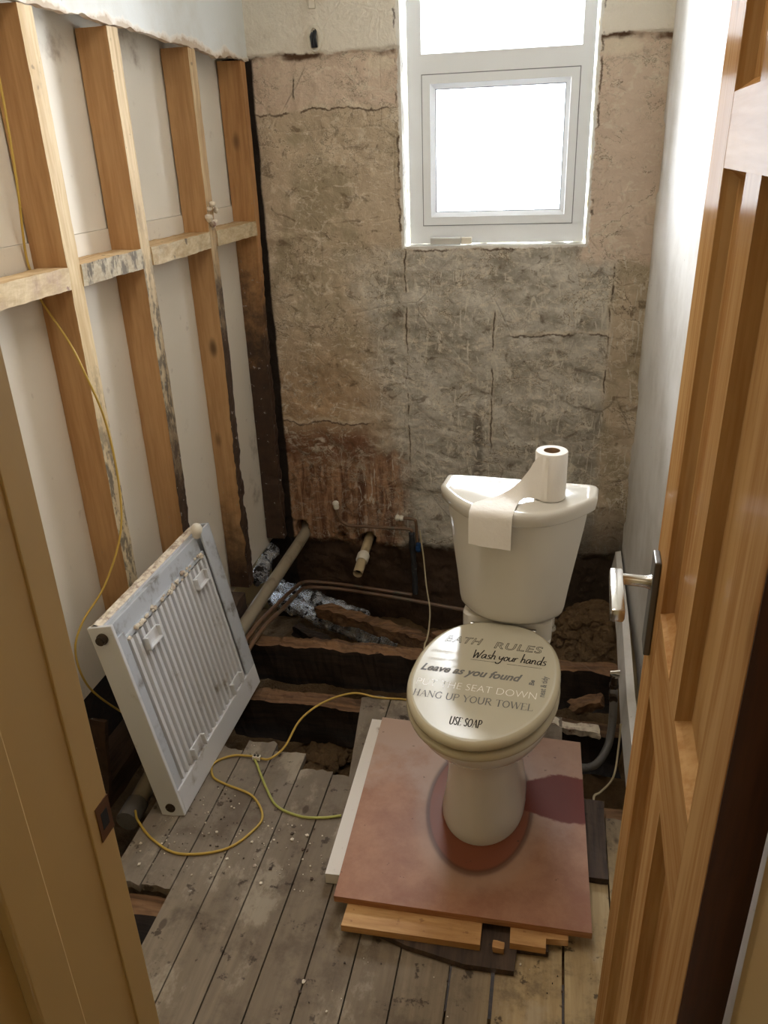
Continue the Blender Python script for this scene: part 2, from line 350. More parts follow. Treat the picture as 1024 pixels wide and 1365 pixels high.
def m_ply():
    k = NT('red_ply'); X, Y, Z = k.xyz()
    med = k.noise(7, 7, .65)
    col = k.mix(k.step(med, .3, .7), lin(146, 96, 70), lin(176, 130, 100))
    dust = k.step(k.math('ADD', k.noise(3, 6, .65), k.math('MULTIPLY', k.math('SUBTRACT', Y, 1.6), .55)), .40, .62)
    left = k.step(k.math('ADD', X, k.math('MULTIPLY', k.math('SUBTRACT', k.noise(6, 5), .5), .3)), -.12, -.30)
    dust = k.math('MULTIPLY', dust, k.math('ADD', .45, k.math('MULTIPLY', left, .55)))
    col = k.mix(k.math('MULTIPLY', dust, .85), col, lin(182, 156, 140))
    # clean ring where an older pan stood, and the wet patch at the right
    rx = k.math('DIVIDE', k.math('ADD', X, .125), .135); ry = k.math('DIVIDE', k.math('SUBTRACT', Y, 1.60), .225)
    rr = k.math('SQRT', k.math('ADD', k.math('MULTIPLY', rx, rx), k.math('MULTIPLY', ry, ry)))
    col = k.mix(k.step(rr, 1.0, .96), col, lin(132, 72, 46))
    ring = k.math('MULTIPLY', k.step(rr, .93, .98), k.step(rr, 1.08, 1.0))
    col = k.mix(k.math('MULTIPLY', ring, .65), col, lin(74, 48, 36))
    halo = k.math('MULTIPLY', k.step(rr, 1.0, 1.06), k.step(rr, 1.35, 1.1))
    col = k.mix(k.math('MULTIPLY', halo, k.math('MULTIPLY', k.noise(9, 5), .6)), col, lin(184, 158, 140))
    wx = k.math('DIVIDE', k.math('SUBTRACT', X, .09), .13); wy = k.math('DIVIDE', k.math('SUBTRACT', Y, 1.655), .095)
    wr = k.math('ADD', k.math('SQRT', k.math('ADD', k.math('MULTIPLY', wx, wx), k.math('MULTIPLY', wy, wy))), k.math('MULTIPLY', k.math('SUBTRACT', k.noise(9, 5, .6), .5), .7))
    wet = k.step(wr, .95, .85)
    col = k.mix(wet, col, lin(112, 50, 38))
    sp = k.step(k.noise(60, 2, .5), .73, .76)
    col = k.mix(k.math('MULTIPLY', sp, .6), col, lin(70, 44, 36))
    k.bump(k.noise(50, 4), .05, .002)
    return k.done(col, .5, 0, k.math('SUBTRACT', .45, k.math('MULTIPLY', wet, .25)))
M_PLY = m_ply()
M_PLYE = m_wood('ply_edge', lin(190, 140, 96), lin(150, 100, 64), 0, 12, 12, 0, .7)
def varnish(m, fac, rough):
    t = m.node_tree; out = t.nodes['Material Output']; b = t.nodes['Principled BSDF']
    gl = t.nodes.new('ShaderNodeBsdfGlossy'); gl.inputs['Roughness'].default_value = rough
    mx = t.nodes.new('ShaderNodeMixShader'); mx.inputs[0].default_value = fac
    t.links.new(b.outputs[0], mx.inputs[1]); t.links.new(gl.outputs[0], mx.inputs[2]); t.links.new(mx.outputs[0], out.inputs[0])
varnish(M_DOOR, .022, .16); varnish(M_DOORH, .022, .16)
def m_glass():
    k = NT('window_glass'); t = k.t; out = t.nodes['Material Output']
    tr = k.n('ShaderNodeBsdfTransparent'); gl = k.n('ShaderNodeBsdfGlossy'); gl.inputs['Roughness'].default_value = .02
    fr = k.n('ShaderNodeFresnel'); fr.inputs[0].default_value = 1.45
    mx = k.n('ShaderNodeMixShader'); t.links.new(fr.outputs[0], mx.inputs[0]); t.links.new(tr.outputs[0], mx.inputs[1]); t.links.new(gl.outputs[0], mx.inputs[2])
    t.links.new(mx.outputs[0], out.inputs[0]); return k.m
M_GLASS = m_glass()

# ------------------------------------------------------------------ mesh helpers
def link(name, bm, mats, parent=None, smooth=False, world=True, recalc=True):
    """world=True: vertices are in world space and are moved into the parent's space"""
    if recalc: bmesh.ops.recalc_face_normals(bm, faces=bm.faces)
    if parent is not None and world: bmesh.ops.transform(bm, matrix=parent['_m'] if False else PM[parent.name].inverted(), verts=bm.verts)
    me = bpy.data.meshes.new(name); bm.to_mesh(me); bm.free()
    if not isinstance(mats, (list, tuple)): mats = [mats]
    for m in mats: me.materials.append(m)
    o = bpy.data.objects.new(name, me); COL.objects.link(o)
    if parent is not None: o.parent = parent
    PM[o.name] = Matrix.Identity(4) if parent is None else PM[parent.name]
    if smooth:
        for p in me.polygons: p.use_smooth = True
        if smooth != True:
            me.set_sharp_from_angle(angle=R(smooth))
    return o
PM = {}
def tag(o, label, cat, group=None, kind=None):
    if label: o['label'] = label
    if cat: o['category'] = cat
    if group: o['group'] = group
    if kind: o['kind'] = kind
    return o
def thing(name, label, cat, loc=(0, 0, 0), rot=(0, 0, 0), group=None, kind=None):
    o = bpy.data.objects.new(name, None); COL.objects.link(o); o.empty_display_size = .05
    o.location = loc; o.rotation_euler = rot
    from mathutils import Euler
    PM[o.name] = Matrix.Translation(loc) @ Euler(rot).to_matrix().to_4x4()
    return tag(o, label, cat, group, kind)
def struct(o): o['kind'] = 'structure'; return o

def box(bm, a, b, mi=0, bev=0.0):
    x0, y0, z0 = a; x1, y1, z1 = b
    vs = [bm.verts.new(p) for p in ((x0,y0,z0),(x1,y0,z0),(x1,y1,z0),(x0,y1,z0),(x0,y0,z1),(x1,y0,z1),(x1,y1,z1),(x0,y1,z1))]
    fs = [bm.faces.new([vs[i] for i in q]) for q in ((0,3,2,1),(4,5,6,7),(0,1,5,4),(1,2,6,5),(2,3,7,6),(3,0,4,7))]
    for f in fs: f.material_index = mi
    if bev:
        es = list({e for f in fs for e in f.edges})
        r = bmesh.ops.bevel(bm, geom=es, offset=bev, segments=2, affect='EDGES', profile=.5)
    return fs
def loft(bm, rings, closed=True, cap0=True, cap1=True, mi=0):
    rs = [[bm.verts.new(p) for p in r] for r in rings]
    n = len(rs[0]); fs = []
    for a, b in zip(rs, rs[1:]):
        for i in range(n if closed else n - 1):
            j = (i + 1) % n
            f = bm.faces.new((a[i], a[j], b[j], b[i])); f.material_index = mi; fs.append(f)
    if closed and cap0: f = bm.faces.new(list(reversed(rs[0]))); f.material_index = mi
    if closed and cap1: f = bm.faces.new(rs[-1]); f.material_index = mi
    return fs
def catmull(pts, n=8):
    P = [Vector(p) for p in pts]; P = [P[0] * 2 - P[1]] + P + [P[-1] * 2 - P[-2]]
    out = []
    for i in range(1, len(P) - 2):
        for k in range(n):
            t = k / n; a, b, c, d = P[i-1], P[i], P[i+1], P[i+2]
            out.append(.5 * ((2*b) + (c-a)*t + (2*a-5*b+4*c-d)*t*t + (3*b-a-3*c+d)*t*t*t))
    out.append(P[-2]); return out
def tube(bm, pts, r, seg=10, mi=0, cap=True, rough=0.0):
    pts = [Vector(p) for p in pts]; rings = []
    up = Vector((0, 0, 1)); prev = None
    for i, p in enumerate(pts):
        d = (pts[min(i+1, len(pts)-1)] - pts[max(i-1, 0)]).normalized()
        if prev is None:
            n = d.cross(up);
            if n.length < .05: n = d.cross(Vector((1, 0, 0)))
        else: n = prev - d * prev.dot(d)
        n.normalize(); prev = n; b = d.cross(n)
        rr = r[i] if isinstance(r, (list, tuple)) else r
        ring = []
        for k in range(seg):
            a = 2 * math.pi * k / seg; q = p + (n * math.cos(a) + b * math.sin(a)) * rr
            if rough: q += (q - p).normalized() * rough * noise.noise(q * 26)
            ring.append(q)
        rings.append(ring)
    loft(bm, rings, True, cap, cap, mi)
def prism(bm, poly, z0, z1, mi=0, mtop=None):
    a = [bm.verts.new((x, y, z0)) for x, y in poly]; b = [bm.verts.new((x, y, z1)) for x, y in poly]
    n = len(poly)
    for i in range(n):
        f = bm.faces.new((a[i], a[(i+1) % n], b[(i+1) % n], b[i])); f.material_index = mi
    f = bm.faces.new(list(reversed(a))); f.material_index = mi
    f = bm.faces.new(b); f.material_index = mi if mtop is None else mtop
def sheet(bm, nu, nv, fn, skip=None, mi=0):
    V = [[bm.verts.new(fn(i / nu, j / nv)) for j in range(nv + 1)] for i in range(nu + 1)]
    for i in range(nu):
        for j in range(nv):
            if skip and skip((i + .5) / nu, (j + .5) / nv): continue
            f = bm.faces.new((V[i][j], V[i+1][j], V[i+1][j+1], V[i][j+1])); f.material_index = mi
    loose = [v for v in bm.verts if not v.link_faces]
    bmesh.ops.delete(bm, geom=loose, context='VERTS')
def beam(bm, a, b, rough=0.0, n=24, seed=0, fmat=None, chew=None, axis=2):
    """box a..b with n slices along the axis; noise on the surface; fmat(normal axis, sign) picks the material; chew(t, corner) extra offset"""
    a = Vector(a); b = Vector(b); o = [i for i in range(3) if i != axis]; A, B = o
    m = 3
    prof = []
    for k in range(m): prof.append((k / m, 0, (B, -1)))
    for k in range(m): prof.append((1, k / m, (A, 1)))
    for k in range(m): prof.append((1 - k / m, 1, (B, 1)))
    for k in range(m): prof.append((0, 1 - k / m, (A, -1)))
    rings = []
    for i in range(n + 1):
        t = i / n; ring = []
        for (u, v, _) in prof:
            p = Vector((0, 0, 0)); p[axis] = a[axis] + (b[axis] - a[axis]) * t
            p[A] = a[A] + (b[A] - a[A]) * u; p[B] = a[B] + (b[B] - a[B]) * v
            if rough:
                q = p * 14 + Vector((seed * 3.1, seed * 1.7, 0))
                d = Vector((noise.noise(q), noise.noise(q + Vector((9, 0, 0))), noise.noise(q + Vector((0, 9, 0)))))
                q2 = p * 50 + Vector((seed, 0, 0))
                d += .5 * Vector((noise.noise(q2), noise.noise(q2 + Vector((9, 0, 0))), noise.noise(q2 + Vector((0, 9, 0)))))
                d[axis] *= (.4 if 0 < i < n else 2.0)
                p += d * (rough(t) if callable(rough) else rough)
            if chew: p += chew(t, u, v)
            ring.append(p)
        rings.append(ring)
    rs = [[bm.verts.new(p) for p in r] for r in rings]; N = len(prof)
    for x, y in zip(rs, rs[1:]):
        for i in range(N):
            j = (i + 1) % N; f = bm.faces.new((x[i], x[j], y[j], y[i]))
            if fmat: f.material_index = fmat(*prof[i][2])
    bm.faces.new(list(reversed(rs[0]))); bm.faces.new(rs[-1])
def egg(hw, yf, yb, ym, z, cx=0.0, n=56, pf=2.0, pb=2.4):
    pts = []
    for k in range(n):
        t = 2 * math.pi * k / n; c, s_ = math.cos(t), math.sin(t)
        p = pb if s_ > 0 else pf
        x = math.copysign(abs(c) ** (2 / p), c) * hw
        y = math.copysign(abs(s_) ** (2 / p), s_)
        y = ym + (y * (yb - ym) if y > 0 else y * (ym - yf))
        pts.append((cx + x, y, z))
    return pts
def fbm(p, o=4):
    return noise.fractal(p, .9, 2.1, o)

# ================================================================== SETTING
BX, BY, LX, RX = -1.178, 3.26, -1.178, 0.346
# --- back wall with window opening and pipe holes
WX0, WX1, WZ0, WZ1 = -.594, .104, 1.283, 2.32
HOLES = [(-1.119, .005, .036, .045), (-.803, -.035, .040, .045), (-.925, -.02, .02, .02)]
def back_pt(u, v):
    x = -1.30 + (RX + .02 + 1.30) * u; z = -.62 + 3.09 * v
    p = Vector((x * 1.0, 0, z))
    d = .007 * fbm(p * 3.2, 5) + .0035 * fbm(p * 11 + Vector((4, 0, 0)), 5)
    # torn layers
    n = noise.noise(Vector((x * 4.2 + 3, 0, z * 4.6))) + .5 * noise.noise(Vector((x * 13, 5, z * 13)))
    d -= .005 * max(0, min(1, (n - .05) * 9))
    n2 = noise.noise(Vector((x * 7 + 13, 2, z * 9))) + .6 * noise.noise(Vector((x * 22, 7, z * 24)))
    d += .004 * max(0, min(1, (n2 - .25) * 8)) * (1 if z < 1.35 else .4)
    e = 1.97 + .018 * noise.noise(Vector((x * 9, 0, 3))) + .008 * noise.noise(Vector((x * 31, 0, 8)))
    if z > e: d = -.014 + .0016 * fbm(p * 4, 3)
    if z < -.03: d += min(.02, (-.03 - z) * .5) + .014 * fbm(p * 9, 4)
    for hx, hz, rx_, rz_ in HOLES:
        q = math.hypot((x - hx) / rx_, (z - hz) / rz_) + .25 * noise.noise(Vector((x * 30, 3, z * 30)))
        if q < 1: d += .09 * min(1, (1 - q) * 4)
    m = min(max(0, max(WX0 - x, x - WX1, WZ0 - z)), .03) / .03
    return Vector((x, BY + d * (.35 + .65 * m), z))
bm = bmesh.new()
def skipwin(u, v):
    x = -1.30 + (RX + .02 + 1.30) * u; z = -.62 + 3.09 * v
    return WX0 < x < WX1 and WZ0 < z < WZ1
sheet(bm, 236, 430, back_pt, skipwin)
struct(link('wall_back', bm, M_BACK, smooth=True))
# --- window reveal
bm = bmesh.new()
def rev(pa, pb, n=70, m=5):
    pa = Vector(pa); pb = Vector(pb)
    def fn(u, v):
        p = pa.lerp(pb, u); ax = (pb - pa).normalized()
        q = Vector((p.x * 20, v * 2, p.z * 20)); d = .004 * fbm(q, 4)
        inw = Vector((1, 0, 0)) if abs(ax.z) > .5 and pa.x < -.3 else (Vector((-1, 0, 0)) if abs(ax.z) > .5 else Vector((0, 0, 1 if pa.z < 2 else -1)))
        y = BY - .004 + (.115) * v + (.006 * noise.noise(Vector((p.x * 45, 0, p.z * 45))) if v == 0 else 0)
        return Vector((p.x, y, p.z)) + inw * (d - .002)
    sheet(bm, n, m, fn)
rev((WX0, BY, WZ0 - .01), (WX0, BY, WZ1)); rev((WX1, BY, WZ0 - .01), (WX1, BY, WZ1)); rev((WX0 - .01, BY, WZ0), (WX1 + .01, BY, WZ0)); rev((WX0, BY, WZ1), (WX1, BY, WZ1))
struct(link('trim_1', bm, M_REVEAL, smooth=True))
# outer leaf around the window so that daylight enters through it only
bm = bmesh.new()
for a, b in (((-1.6, 3.375, -.7), (WX0 - .0, 3.55, 2.6)), ((WX1, 3.375, -.7), (.7, 3.55, 2.6)), ((WX0, 3.375, -.7), (WX1, 3.55, WZ0 - .005)), ((WX0, 3.375, WZ1), (WX1, 3.55, 2.6))): box(bm, a, b)
struct(link('wall_outer', bm, M_PAINT_H))
# --- window
win = thing('window_1', 'white plastic window with a fixed light over a small opening casement in the stripped wall', 'window', (-.245, 3.33, WZ0), kind='structure')
fz0, fz1, fx0, fx1 = WZ0 + .004, WZ1 - .004, WX0 + .012, WX1 - .008
bm = bmesh.new()
FY0, FY1 = 3.325, 3.385
def bar(x0, z0, x1, z1, y0=FY0, y1=FY1, bev=.004): box(bm, (x0, y0, z0), (x1, y1, z1), 0, bev)
bm.free()
sx0, sx1, sz0, sz1 = fx0 + .057, fx1 - .047, fz0 + .070, 1.883
bm = bmesh.new()
def rect_ring(bm, o, i, yo, yi, back):
    (x0, z0, x1, z1), (a0, c0, a1, c1) = o, i
    ro = [(x0, yo, z0), (x1, yo, z0), (x1, yo, z1), (x0, yo, z1)]; ri = [(a0, yi, c0), (a1, yi, c0), (a1, yi, c1), (a0, yi, c1)]
    bo = [(x, back, z) for x, _, z in ro]; bi = [(x, back, z) for x, _, z in ri]
    rs = [[bm.verts.new(p) for p in r] for r in (bo, ro, ri, bi)]
    for k in range(4):
        A, B = rs[k], rs[(k + 1) % 4]
        for j in range(4): bm.faces.new((A[j], A[(j+1) % 4], B[(j+1) % 4], B[j]))
rect_ring(bm, (fx0, fz0, fx1, 1.918), (fx0 + .055, fz0 + .068, fx1 - .045, 1.885), FY0, FY0, FY1)
rect_ring(bm, (fx0, 1.918, fx1, fz1), (fx0 + .055, 1.952, fx1 - .045, fz1 - .06), FY0, FY0, FY1)
link('window_frame', bm, M_UPVC, win)
bm = bmesh.new()
rect_ring(bm, (sx0, sz0, sx1, sz1), (sx0 + .030, sz0 + .030, sx1 - .030, sz1 - .030), 3.321, 3.321, 3.37)
rect_ring(bm, (sx0 + .0305, sz0 + .0305, sx1 - .0305, sz1 - .0305), (sx0 + .046, sz0 + .046, sx1 - .046, sz1 - .046), 3.329, 3.343, 3.37)
link('casement_sash', bm, M_UPVC, win)
bm = bmesh.new()
rect_ring(bm, (sx0 - .003, sz0 - .003, sx1 + .003, sz1 + .003), (sx0 + .001, sz0 + .001, sx1 - .001, sz1 - .001), 3.3235, 3.3235, 3.36)
rect_ring(bm, (sx0 + .046, sz0 + .046, sx1 - .046, sz1 - .046), (sx0 + .049, sz0 + .049, sx1 - .049, sz1 - .049), 3.344, 3.346, 3.36)
link('gasket', bm, M_GASKET, win)
bm = bmesh.new(); box(bm, (sx0 + .04, 3.350, sz0 + .04), (sx1 - .04, 3.354, sz1 - .04)); link('casement_pane', bm, M_GLASS, win)
bm = bmesh.new(); box(bm, (fx0 + .05, 3.350, 1.95), (fx1 - .04, 3.354, fz1 - .055)); link('top_pane', bm, M_GLASS, win)

# --- left wall: painted board above, hardboard of the next room between the studs
bm = bmesh.new()
def lw(u, v):
    y = .2 + 3.06 * u
    zb = 1.948 + .012 * noise.noise(Vector((y * 6, 1, 0))) + .009 * noise.noise(Vector((y * 25, 5, 0))) - .012 * math.sin(y * 2.1) + (.02 if y > 3.0 else 0) * (y - 3.0) * 4
    z = zb + (2.47 - zb) * v
    return Vector((LX + .004 + .001 * fbm(Vector((0, y * 4, z * 4)), 3), y, z))
sheet(bm, 300, 30, lw)
r = bmesh.ops.extrude_face_region(bm, geom=bm.faces[:]); bmesh.ops.translate(bm, verts=[g for g in r['geom'] if isinstance(g, bmesh.types.BMVert)], vec=(-.018, 0, 0))
struct(link('wall_left', bm, M_PAINT_L))
bm = bmesh.new()
box(bm, (-1.31, .2, 1.457), (-1.276, BY, 2.47)); box(bm, (-1.31, .2, .22), (-1.271, BY, 1.456), 1, .001)
box(bm, (-1.31, 1.9, -.05), (-1.2735, BY, .2185), 1)
struct(link('wall_left_inner', bm, [M_PANEL, M_PANEL2]))
bm = bmesh.new(); box(bm, (-1.75, .2, -.7), (-1.70, BY + .1, 2.5)); struct(link('wall_left_far', bm, M_JOISTD))
# --- right wall
bm = bmesh.new()
def rw(u, v):
    y = .2 + 3.08 * u; z = -.62 + 3.09 * v
    d = .003 * fbm(Vector((0, y * 3, z * 3)), 4) + .0012 * fbm(Vector((0, y * 16, z * 16)), 3)
    n = noise.noise(Vector((7, y * 6, z * 4)))
    if z < -.05: d += .02 * fbm(Vector((3, y * 7, z * 7)), 4) + .02
    if y > 3.18 and n > .1 : d += .006
    return Vector((RX + d, y, z))
sheet(bm, 200, 200, rw)
struct(link('wall_right', bm, M_PAINT_R, smooth=True))
# --- ceiling, doorway wall, hall
bm = bmesh.new(); box(bm, (-1.75, .35, 2.45), (.7, 3.55, 2.5)); struct(link('ceiling', bm, M_CEIL))
bm = bmesh.new()
box(bm, (-1.75, .40, -.6), (-.482, .565, 2.5)); box(bm, (.197, .30, -.6), (.7, .445, 2.5)); box(bm, (-.482, .40, 2.06), (.197, .54, 2.5))
struct(link('wall_front', bm, M_PAINT_H))
bm = bmesh.new()
box(bm, (-1.3, -1.5, -.05), (-1.25, .40, 2.45)); box(bm, (.95, -1.5, -.05), (1.0, .30, 2.45)); box(bm, (-1.3, -1.55, -.05), (1.0, -1.5, 2.45))
struct(link('wall_hall', bm, M_PAINT_H))
bm = bmesh.new(); box(bm, (-1.3, -1.55, 2.45), (1.0, .40, 2.5)); struct(link('ceiling_hall', bm, M_CEIL))
bm = bmesh.new(); box(bm, (.346, .44, -.7), (.7, .46, 2.5)); box(bm, (.36, .44, -.7), (.40, 3.4, 2.5)); struct(link('wall_right_outer', bm, M_PAINT_H))
# --- door linings
def lining(name, side, xin, ya, yb, ystop):
    s = side; bm = bmesh.new()
    def bx_(x0, x1, y0, y1): box(bm, (min(x0, x1), y0, 0), (max(x0, x1), y1, 2.05), 0, .002)
    bx_(xin, xin + s * .03, ya, yb)
    bx_(xin - s * .013, xin + s * .001, ystop - .05, ystop)
    if side < 0: box(bm, (xin - .001, .543, 0), (xin + .0022, .5800, 2.05), 0, .0008)
    # hall-side architrave with a stepped moulding
    bx_(xin + s * .004, xin + s * .075, ya - .016, ya); bx_(xin + s * .022, xin + s * .075, ya - .024, ya - .016); bx_(xin + s * .05, xin + s * .075, ya - .030, ya - .024)
    return struct(link(name, bm, M_JAMB))
lj = lining('trim_2', -1, -.450, .34, .580, .455)
bm = bmesh.new(); box(bm, (-.4502, .556, .962), (-.4468, .5805, 1.008)); link('strike_plate', bm, M_BRONZE, lj)['label'] = 'brown metal strike plate'
bm = bmesh.new(); box(bm, (-.4470, .562, .974), (-.4465, .574, .996)); link('latch_hole', bm, M_BLACK, lj)
rj = lining('trim_3', 1, .166, .26, .452, .405)
bm = bmesh.new(); box(bm, (-.48, .34, 2.03), (.196, .46, 2.06)); struct(link('trim_4', bm, M_JAMB))

# --- floor
EDG = [-.85, -.755, -.656, -.557, -.457, -.36, -.262, -.149, -.056, .094, .20, .345]
bm = bmesh.new()
def plank(x0, x1, y0, y1, z1=0.0, left=None, jag=.02, jag0=0.0, seed=0, gap=.0018):
    x0 += gap; x1 -= gap; poly = []
    k = 6
    for i in range(k + 1):
        x = x0 + (x1 - x0) * i / k
        poly.append((x, y0 + (jag0 * noise.noise(Vector((x * 40, seed, 1))) if jag0 else 0)))
    for i in range(k + 1):
        x = x1 + (x0 - x1) * i / k
        if left: 
            f = i / k; x = x1 + (left[1] - x1) * f
        poly.append((x, y1 + jag * noise.noise(Vector((x * 33, seed, 5))) + jag * .5 * noise.noise(Vector((x * 90, seed, 5)))))
    if left: poly.append((left[2], left[3]))
    dz = .0015 * noise.noise(Vector((seed * 3.3, 1, 1)))
    prism(bm, poly, z1 - .022, z1 + dz)
prism(bm, [(-.503, 1.66), (-.4588, 1.66), (-.4588, 2.07), (-.50, 2.08), (-.553, 2.06)], -.022, .0004)
ends = [1.80, 1.77, 1.71, 2.07, 2.07, 2.06, 2.07, 2.07, 2.06, 1.70, 1.66]
for i, (a, b) in enumerate(zip(EDG, EDG[1:])):
    g = .004 if i in (7, 8) else .0018
    if i == 3:
        plank(a, b, -1.5, 1.70, jag=.014, seed=i); continue
    plank(a, b, -1.5, ends[i], jag=.014, seed=i, gap=g)
plank(-1.02, -.93, 1.255, 1.66, jag=.03, jag0=.02, seed=21); plank(-.93, -.85, 1.255, 1.76, jag=.03, jag0=.02, seed=22)
plank(-1.3, -.85, -1.5, .95, seed=23); plank(.345, .95, -1.5, .44, seed=24)
# leftmost board runs on past the hole
struct(link('floor', bm, M_PLANK))
# --- ground in the void
bm = bmesh.new()
def ground(u, v):
    x = -1.72 + 2.15 * u; y = .5 + 2.95 * v
    z = -.52 + .03 * fbm(Vector((x * 5, y * 5, 0)), 5)
    def mound(cx, cy, r, h):
        q = math.hypot(x - cx, y - cy) / r
        return h * max(0, 1 - q * q) ** 1.3
    z += mound(-.66, 1.93, .42, .33) + mound(.26, 2.86, .42, .42) + mound(-.9, 3.0, .5, .12)
    z += .018 * fbm(Vector((x * 14, y * 14, 3)), 5)
    return Vector((x, y, z))
sheet(bm, 150, 200, ground)
struct(link('floor_ground', bm, M_SOIL, smooth=True))

# --- skirting, pulled away from the right wall
bm = bmesh.new()
def sk(y, x, z0, z1, t): return [(x, y, z0), (x + t, y, z0), (x + t + .012, y, z1), (x + .012, y, z1 - .006)]
loft(bm, [sk(3.2, .303, -.075, .02, .022), sk(2.6, .288, -.03, .065, .022), sk(2.05, .264, .014, .105, .024), sk(1.5, .256, .03, .12, .024), sk(1.12, .25, .03, .12, .024)])
struct(link('baseboard_right', bm, M_PAINT_R))

# ================================================================== STUD WALL
STY = [(1.40, 1.455), (1.832, 1.888), (2.215, 2.272), (2.716, 2.772), (3.178, 3.228)]
SLAB = ['pine stud nearest the doorway in the stripped left wall',
        'pine stud standing behind the yellow cable, pale cream front edge',
        'middle pine stud directly behind the white radiator, mouldy edge at the noggin',
        'slim pine stud with a white lump and dark rotten lower half',
        'dark rotted corner stud tight against the stripped back wall']
for i, (y0, y1) in enumerate(STY):
    bm = bmesh.new()
    rot = {0: .3, 1: .55, 2: .8, 3: .95, 4: 1.45}[i]
    def chew(t, u, v, i=i, rot=rot):
        z = -.02 + 1.97 * t
        k = max(0, min(1, (rot - z) / .5))
        if u > .6 and k > 0:
            n = noise.noise(Vector((i * 5, z * 13, v * 4))) + .5 * noise.noise(Vector((i * 5, z * 45, v * 9)))
            return Vector((-.010 * k * (1 + n) * (u - .6) / .4, (.008 * k * noise.noise(Vector((9, z * 16, i)))), 0))
        return Vector((0, 0, 0))
    beam(bm, (-1.270, y0, -.01), (LX, y1, 1.955), .0012, 150, i, lambda ax, s: 1 if (ax == 0 and s > 0) else 0, chew)
    o = link('wall_stud', bm, [M_STUDD, M_STUDD] if i == 4 else [M_STUD, (M_STUDF, M_STUDF, M_STUDF2, M_STUDF3)[i]])
    tag(o, SLAB[i], 'stud', 'studs of the stripped left wall')
NG = [(.57, 1.398, 'pale noggin stub entering the wall beside the doorway', M_NOGF), (1.457, 1.830, 'purple-stained noggin with the yellow cable passing behind it', M_NOGF1),
      (1.890, 2.213, 'mouldy grey noggin between the second and third studs', M_NOGF2), (2.274, 2.714, 'plaster-smeared noggin just right of the mould patch', M_NOGF), (2.774, 3.176, 'shortest noggin running into the dark corner stud', M_NOGF)]
for i, (y0, y1, lab, fm) in enumerate(NG[1:]):
    bm = bmesh.new()
    ng = 1.348
    beam(bm, (-1.252 if i == 0 else -1.27, y0, 1.345), (LX + .003, y1, 1.398), .003, 40, 30 + i, lambda ax, s: 1 if (ax == 0 and s > 0) else 0, axis=1)
    tag(link('noggin', bm, [M_NOG, fm]), lab, 'noggin', 'noggins between the left wall studs')
# mushy mould where the noggins cross the studs
bm = bmesh.new(); beam(bm, (-1.27, .57, -.05), (-1.165, 2.62, .025), .004, 60, 77, axis=1)
tag(link('sole_plate', bm, M_DARKT), 'dark sole plate running along the foot of the left stud wall', 'timber')
# white plaster lump on the third stud
bm = bmesh.new()
for k in range(7):
    c = Vector((-1.168 + random.uniform(-.01, .012), 2.745 + random.uniform(-.03, .02), 1.46 + random.uniform(-.04, .04)))
    r = bmesh.ops.create_icosphere(bm, subdivisions=2, radius=random.uniform(.008, .016))
    for v in r['verts']: v.co = c + v.co * (1 + .4 * noise.noise((v.co + c) * 60))
tag(link('plaster_lump', bm, M_CRUST), 'lump of white plaster stuck on the slim stud above the noggin', 'plaster')

# ================================================================== UNDERFLOOR
JO = [((-1.05, 2.335), (.275, 2.402), -.02, 'pale broken-topped joist nearest the back wall', .012),
      ((-1.0, 2.02), (.275, 2.085), -.022, 'splintered joist under the bend of the yellow floor cable', .010),
      ((-1.05, 1.66), (.30, 1.72), -.024, 'joist hidden under the broken board ends in the middle of the floor', .004),
      ((-1.16, 1.19), (.30, 1.245), -.024, 'joist crossing the small hole beside the left door lining', .004)]
for (x0, y0), (x1, y1), zt, lab, rg in JO:
    bm = bmesh.new()
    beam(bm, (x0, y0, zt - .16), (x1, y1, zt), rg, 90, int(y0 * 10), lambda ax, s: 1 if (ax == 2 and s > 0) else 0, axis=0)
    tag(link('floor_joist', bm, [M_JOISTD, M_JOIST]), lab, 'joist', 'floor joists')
def loose_timber(name, a, b, wd, hh, mat, lab, cat, rough=.008, seed=0, n=40, rz=0):
    a = Vector(a); b = Vector(b); L = (b - a).length
    bm = bmesh.new(); beam(bm, (-wd / 2, 0, -hh), (wd / 2, L, 0), rough, n, seed, axis=1)
    q = (b - a).to_track_quat('Y', 'Z').to_matrix().to_4x4()
    bmesh.ops.transform(bm, matrix=Matrix.Translation(a) @ q, verts=bm.verts)
    return tag(link(name, bm, mat), lab, cat)
loose_timber('broken_timber', (-.95, 2.93, -.20), (-.38, 2.62, -.13), .06, .05, M_JOIST, 'broken brown timber lying askew behind the rear joist beside the foil pipes', 'timber', .014, 5)
loose_timber('broken_timber', (-1.0, 2.72, -.17), (-.62, 2.52, -.22), .05, .05, M_JOISTD, 'dark timber lying in the void in front of the lower foil pipe', 'timber', .012, 8)
loose_timber('broken_timber', (-.37, 2.66, -.10), (-.22, 2.45, -.06), .08, .03, M_JOIST, 'splintered timber end poking out left of the toilet seat', 'timber', .014, 9)
def foil(a, b, r, lab, seed):
    a = Vector(a); b = Vector(b); bm = bmesh.new()
    pts = [a.lerp(b, i / 40) + Vector((0, 0, .008 * noise.noise(Vector((i * .3, seed, 0))))) for i in range(41)]
    tube(bm, pts, r, 18, rough=.016)
    return tag(link('foil_pipe', bm, M_FOIL, smooth=True), lab, 'pipe', 'foil lagged pipes under the floor')
foil((-1.30, 3.24, -.29), (-.76, 2.985, -.29), .036, 'upper silver foil lagged pipe running under the copper bend', 1)
foil((-1.24, 3.10, -.29), (-.60, 2.79, -.29), .040, 'lower silver foil lagged pipe reaching behind the rear joist', 2)
bm = bmesh.new(); tube(bm, [Vector((-1.245, 2.93 + .03 * i, -.10 + .004 * i)) for i in range(9)], .034, 16, rough=.02)
